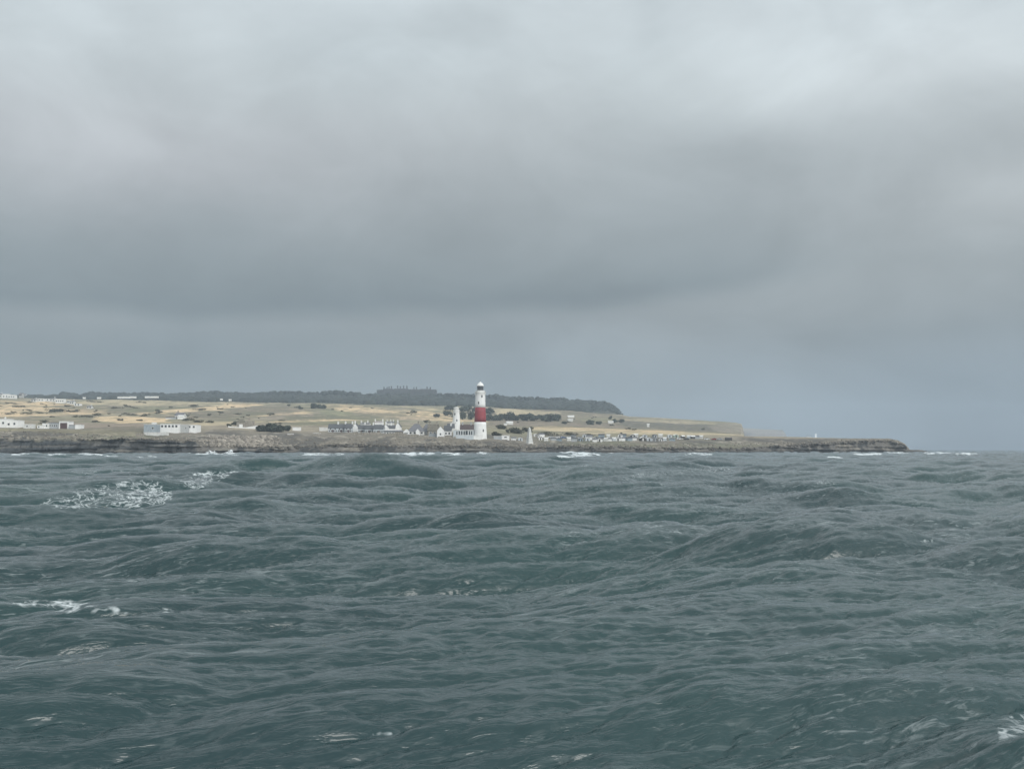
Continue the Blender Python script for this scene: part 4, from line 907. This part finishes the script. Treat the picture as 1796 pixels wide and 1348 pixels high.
# spray thrown up against the rocks
V = []; Fc = []; Cc = []; nv = 0
iv2, if2 = subdiv(iv, ifc)
def burst(px, D, w, h, n):
    x, y, z = world(px, 793, D); x = float(x)
    for i in range(n):
        u = rng.normal(0, .42); hgt = h * max(.1, (1 - min(1, abs(u))) * rng.random())
        blob((x + u * w, D + rng.normal(0, 1.2), .1 + hgt), np.array((.4, .4, .3)) * rng.uniform(.3, 1.1), (.8, .83, .84))
for a in ((368, 660, 3.2, 2.6, 60), (376, 658, 2.4, 2.0, 30), (404, 662, 2.6, 3.0, 50), (398, 661, 3.5, 1.4, 40), (842, 705, 2, 1.6, 18), (735, 690, 7, .9, 40), (1010, 725, 6, .9, 30)): burst(*a)
sp = link('surf_spray', np.concatenate(V), np.concatenate(Fc), vmat('spray', 1.0, 2.0, .9, 1.0), None, True, np.concatenate(Cc)); tag(sp, kind='stuff')

# ------------------------------------------------------------------ haze
hm = bpy.data.materials.new('haze'); hm.use_nodes = True; t = NT(hm.node_tree)
hm.node_tree.nodes.remove(hm.node_tree.nodes['Principled BSDF'])
pv = t.n('ShaderNodeVolumePrincipled'); pv.inputs['Color'].default_value = (.60, .70, .80, 1); pv.inputs['Density'].default_value = .00017
t.l.new(pv.outputs[0], hm.node_tree.nodes['Material Output'].inputs['Volume'])
hzb = MB().box(-4050, 4050, -4050, 4050, -9.5, 160).build('haze', hm); tag(hzb, kind='stuff')

# ------------------------------------------------------------------ sky, sun, camera
SUN_EL, SUN_AZ = math.radians(30), math.radians(140)       # azimuth clockwise from straight ahead (+Y)
w = bpy.data.worlds.new('World'); SC.world = w; w.use_nodes = True
t = NT(w.node_tree); bg = w.node_tree.nodes['Background']
sky = t.n('ShaderNodeTexSky', sky_type='NISHITA'); sky.sun_disc = False; sky.sun_elevation = SUN_EL; sky.sun_rotation = SUN_AZ
skyc = t.mix(1.0, sky.outputs[0], (.08, .08, .08), 'MULTIPLY')
tc = t.n('ShaderNodeTexCoord'); gen = tc.outputs['Generated']
wn1 = t.n('ShaderNodeTexNoise'); t.l.new(t.mapping(gen, (3.6, 3.6, 7.0)), wn1.inputs['Vector']); wn1.inputs['Scale'].default_value = 1.2; wn1.inputs['Detail'].default_value = 5; wn1.inputs['Roughness'].default_value = .5
wsep = t.n('ShaderNodeSeparateColor'); t.l.new(wn1.outputs['Color'], wsep.inputs[0])
sx = t.n('ShaderNodeSeparateXYZ'); t.l.new(gen, sx.inputs[0])
U = t.m('ADD', sx.outputs[0], t.m('MULTIPLY', t.m('SUBTRACT', wsep.outputs[0], .5), .16))
Vv = t.m('ADD', sx.outputs[2], t.m('MULTIPLY', t.m('SUBTRACT', wsep.outputs[1], .5), .07))
def uv(px, py):
    xw, yw, zw = world(px, py, 1.0); zw -= H; n = math.sqrt(xw * xw + 1 + zw * zw); return xw / n, zw / n
rp = t.n('ShaderNodeValToRGB'); cr = rp.color_ramp; cr.interpolation = 'B_SPLINE'
stops = [(787, (135, 149, 161)), (700, (139, 152, 161)), (600, (146, 156, 162)), (530, (151, 159, 163)), (440, (160, 168, 171)), (330, (176, 183, 186)), (200, (191, 199, 202)), (80, (206, 216, 220)), (-150, (210, 220, 225)), (-900, (236, 242, 245))]
el = cr.elements
vmax = 1.0
while len(el) < len(stops): el.new(.5)
for e, (py, c) in zip(el, stops):
    e.position = max(0, uv(898, py)[1]); e.color = (*lin(*c), 1)
t.l.new(Vv, rp.inputs[0]); base = rp.outputs[0]
BL = [(1560, 125, 280, 70, .09, (.97, 1.0, 1.02)), (1760, 340, 120, 50, .07, (1, 1, 1)), (1250, 40, 260, 60, .05, (1, 1.02, 1.03)), (330, 60, 220, 90, .05, (.98, 1.02, 1.02)), (60, 240, 260, 100, .035, (1.2, .95, 1.05)), (420, 270, 280, 100, .025, (1.3, .92, 1.05)), (850, 230, 240, 90, .022, (1.1, 1.0, 1.0)),
      (1130, 30, 60, 120, -.04, (1, 1, 1)), (640, 70, 160, 60, -.03, (1, 1, 1)), (1450, 260, 240, 60, -.022, (1, 1, 1)), (1180, 280, 220, 90, -.015, (1, 1, 1)), (1250, 160, 200, 60, .025, (.9, 1.05, 1.0)),
      (100, 400, 420, 70, -.035, (1, .98, .95)), (1500, 660, 380, 70, .02, (.6, 1.0, 1.6)), (150, 650, 500, 70, -.04, (1, 1, 1)), (1150, 590, 280, 50, .02, (1, 1, 1.02)), (1640, 560, 260, 26, -.016, (1, 1, 1))]
cur = base
for (px, py, wx_, wy_, amp, tint) in BL:
    u0, v0 = uv(px, py); su = wx_ / F; sv = wy_ / F
    du = t.m('DIVIDE', t.m('SUBTRACT', U, u0), su); dv = t.m('DIVIDE', t.m('SUBTRACT', Vv, v0), sv)
    e = t.m('POWER', 2.71828, t.m('MULTIPLY', t.m('ADD', t.m('MULTIPLY', du, du), t.m('MULTIPLY', dv, dv)), -1.0))
    e = t.m('MULTIPLY', e, t.step(sx.outputs[1], 0.0, .3))
    cur = t.mix(e, cur, tuple(max(0.0, abs(amp) * c) for c in tint), 'ADD' if amp > 0 else 'SUBTRACT')
# heavy shelf of cloud with a defined lower edge that lifts to the right
v_e = uv(500, 556)[1]; u_k = uv(840, 556)[0]
V2 = t.m('ADD', sx.outputs[2], t.m('MULTIPLY', t.m('SUBTRACT', wsep.outputs[2], .5), .035))
edge = t.m('ADD', t.m('MULTIPLY', t.m('MAXIMUM', t.m('SUBTRACT', sx.outputs[0], u_k), 0.0), .12), v_e)
h_ = t.m('SUBTRACT', V2, edge)
shelf = t.m('MULTIPLY', t.step(h_, -.008, .015), t.m('POWER', 2.71828, t.m('MULTIPLY', t.m('MAXIMUM', h_, 0.0), -15.0)))
shelf = t.m('MULTIPLY', shelf, t.step(sx.outputs[0], .14, .34, 1.0, .0))
shelf = t.m('MULTIPLY', shelf, t.step(sx.outputs[1], 0.0, .3))
cur = t.mix(shelf, cur, (.100, .093, .086), 'SUBTRACT')
# soft wisps
wv2 = t.noise(t.mapping(gen, (2.6, 2.6, 5.0), (0, math.radians(-28), 0)), 2.0, 8, .52, .8)
g = t.step(wv2, .25, .75, .93, 1.07); cmb = t.n('ShaderNodeCombineColor')
for i in range(3): t.l.new(g, cmb.inputs[i])
cur = t.mix(1.0, cur, cmb.outputs[0], 'MULTIPLY')
lump = t.noise(t.mapping(gen, (1.0, 1.0, 1.9), (0, math.radians(-20), 0), (3.1, .7, 0)), 5.5, 6, .58, .5)
g = t.step(lump, .28, .72, .94, 1.06); cmb = t.n('ShaderNodeCombineColor')
for i in range(3): t.l.new(g, cmb.inputs[i])
cur = t.mix(1.0, cur, cmb.outputs[0], 'MULTIPLY')
# broad glow added round the unseen sun, supplying most of the directional light
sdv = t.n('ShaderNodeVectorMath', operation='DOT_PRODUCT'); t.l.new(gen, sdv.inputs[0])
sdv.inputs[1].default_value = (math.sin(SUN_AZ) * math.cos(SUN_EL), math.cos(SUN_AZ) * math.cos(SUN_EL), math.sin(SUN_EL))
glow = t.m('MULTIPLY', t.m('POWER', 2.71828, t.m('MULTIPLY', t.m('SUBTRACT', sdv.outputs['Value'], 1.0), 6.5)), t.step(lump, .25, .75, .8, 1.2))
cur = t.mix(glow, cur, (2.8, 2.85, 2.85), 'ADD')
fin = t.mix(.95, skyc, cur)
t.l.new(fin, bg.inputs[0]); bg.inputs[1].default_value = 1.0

sl = bpy.data.lights.new('sun', 'SUN'); sl.energy = 1.1; sl.angle = math.radians(30); sl.color = (1, .965, .91)
so = bpy.data.objects.new('sun', sl); C.objects.link(so)
dx_, dy_, dz_ = math.sin(SUN_AZ) * math.cos(SUN_EL), math.cos(SUN_AZ) * math.cos(SUN_EL), math.sin(SUN_EL)
from mathutils import Vector
so.rotation_euler = Vector((dx_, dy_, dz_)).to_track_quat('Z', 'Y').to_euler()

cam = bpy.data.cameras.new('camera'); co = bpy.data.objects.new('camera', cam); C.objects.link(co)
co.location = (0, 0, H); co.rotation_euler = (math.pi / 2 + A, 0, 0)
cam.sensor_fit = 'HORIZONTAL'; cam.sensor_width = 36; cam.lens = 36 * F / 1796
cam.clip_start = .1; cam.clip_end = 30000
SC.camera = co
SC.view_settings.view_transform = 'Standard'; SC.view_settings.look = 'None'; SC.view_settings.exposure = 0; SC.view_settings.gamma = 1
SC.cycles.volume_bounces = 1; SC.cycles.max_bounces = 6; SC.cycles.diffuse_bounces = 2
SC.cycles.use_denoising = True; SC.cycles.denoising_prefilter = 'ACCURATE'; SC.cycles.denoiser = 'OPENIMAGEDENOISE'; SC.cycles.denoising_input_passes = 'RGB_ALBEDO_NORMAL'
SC.cycles.filter_width = 1.5; SC.cycles.sample_clamp_direct = 1.3; SC.cycles.sample_clamp_indirect = 2.0
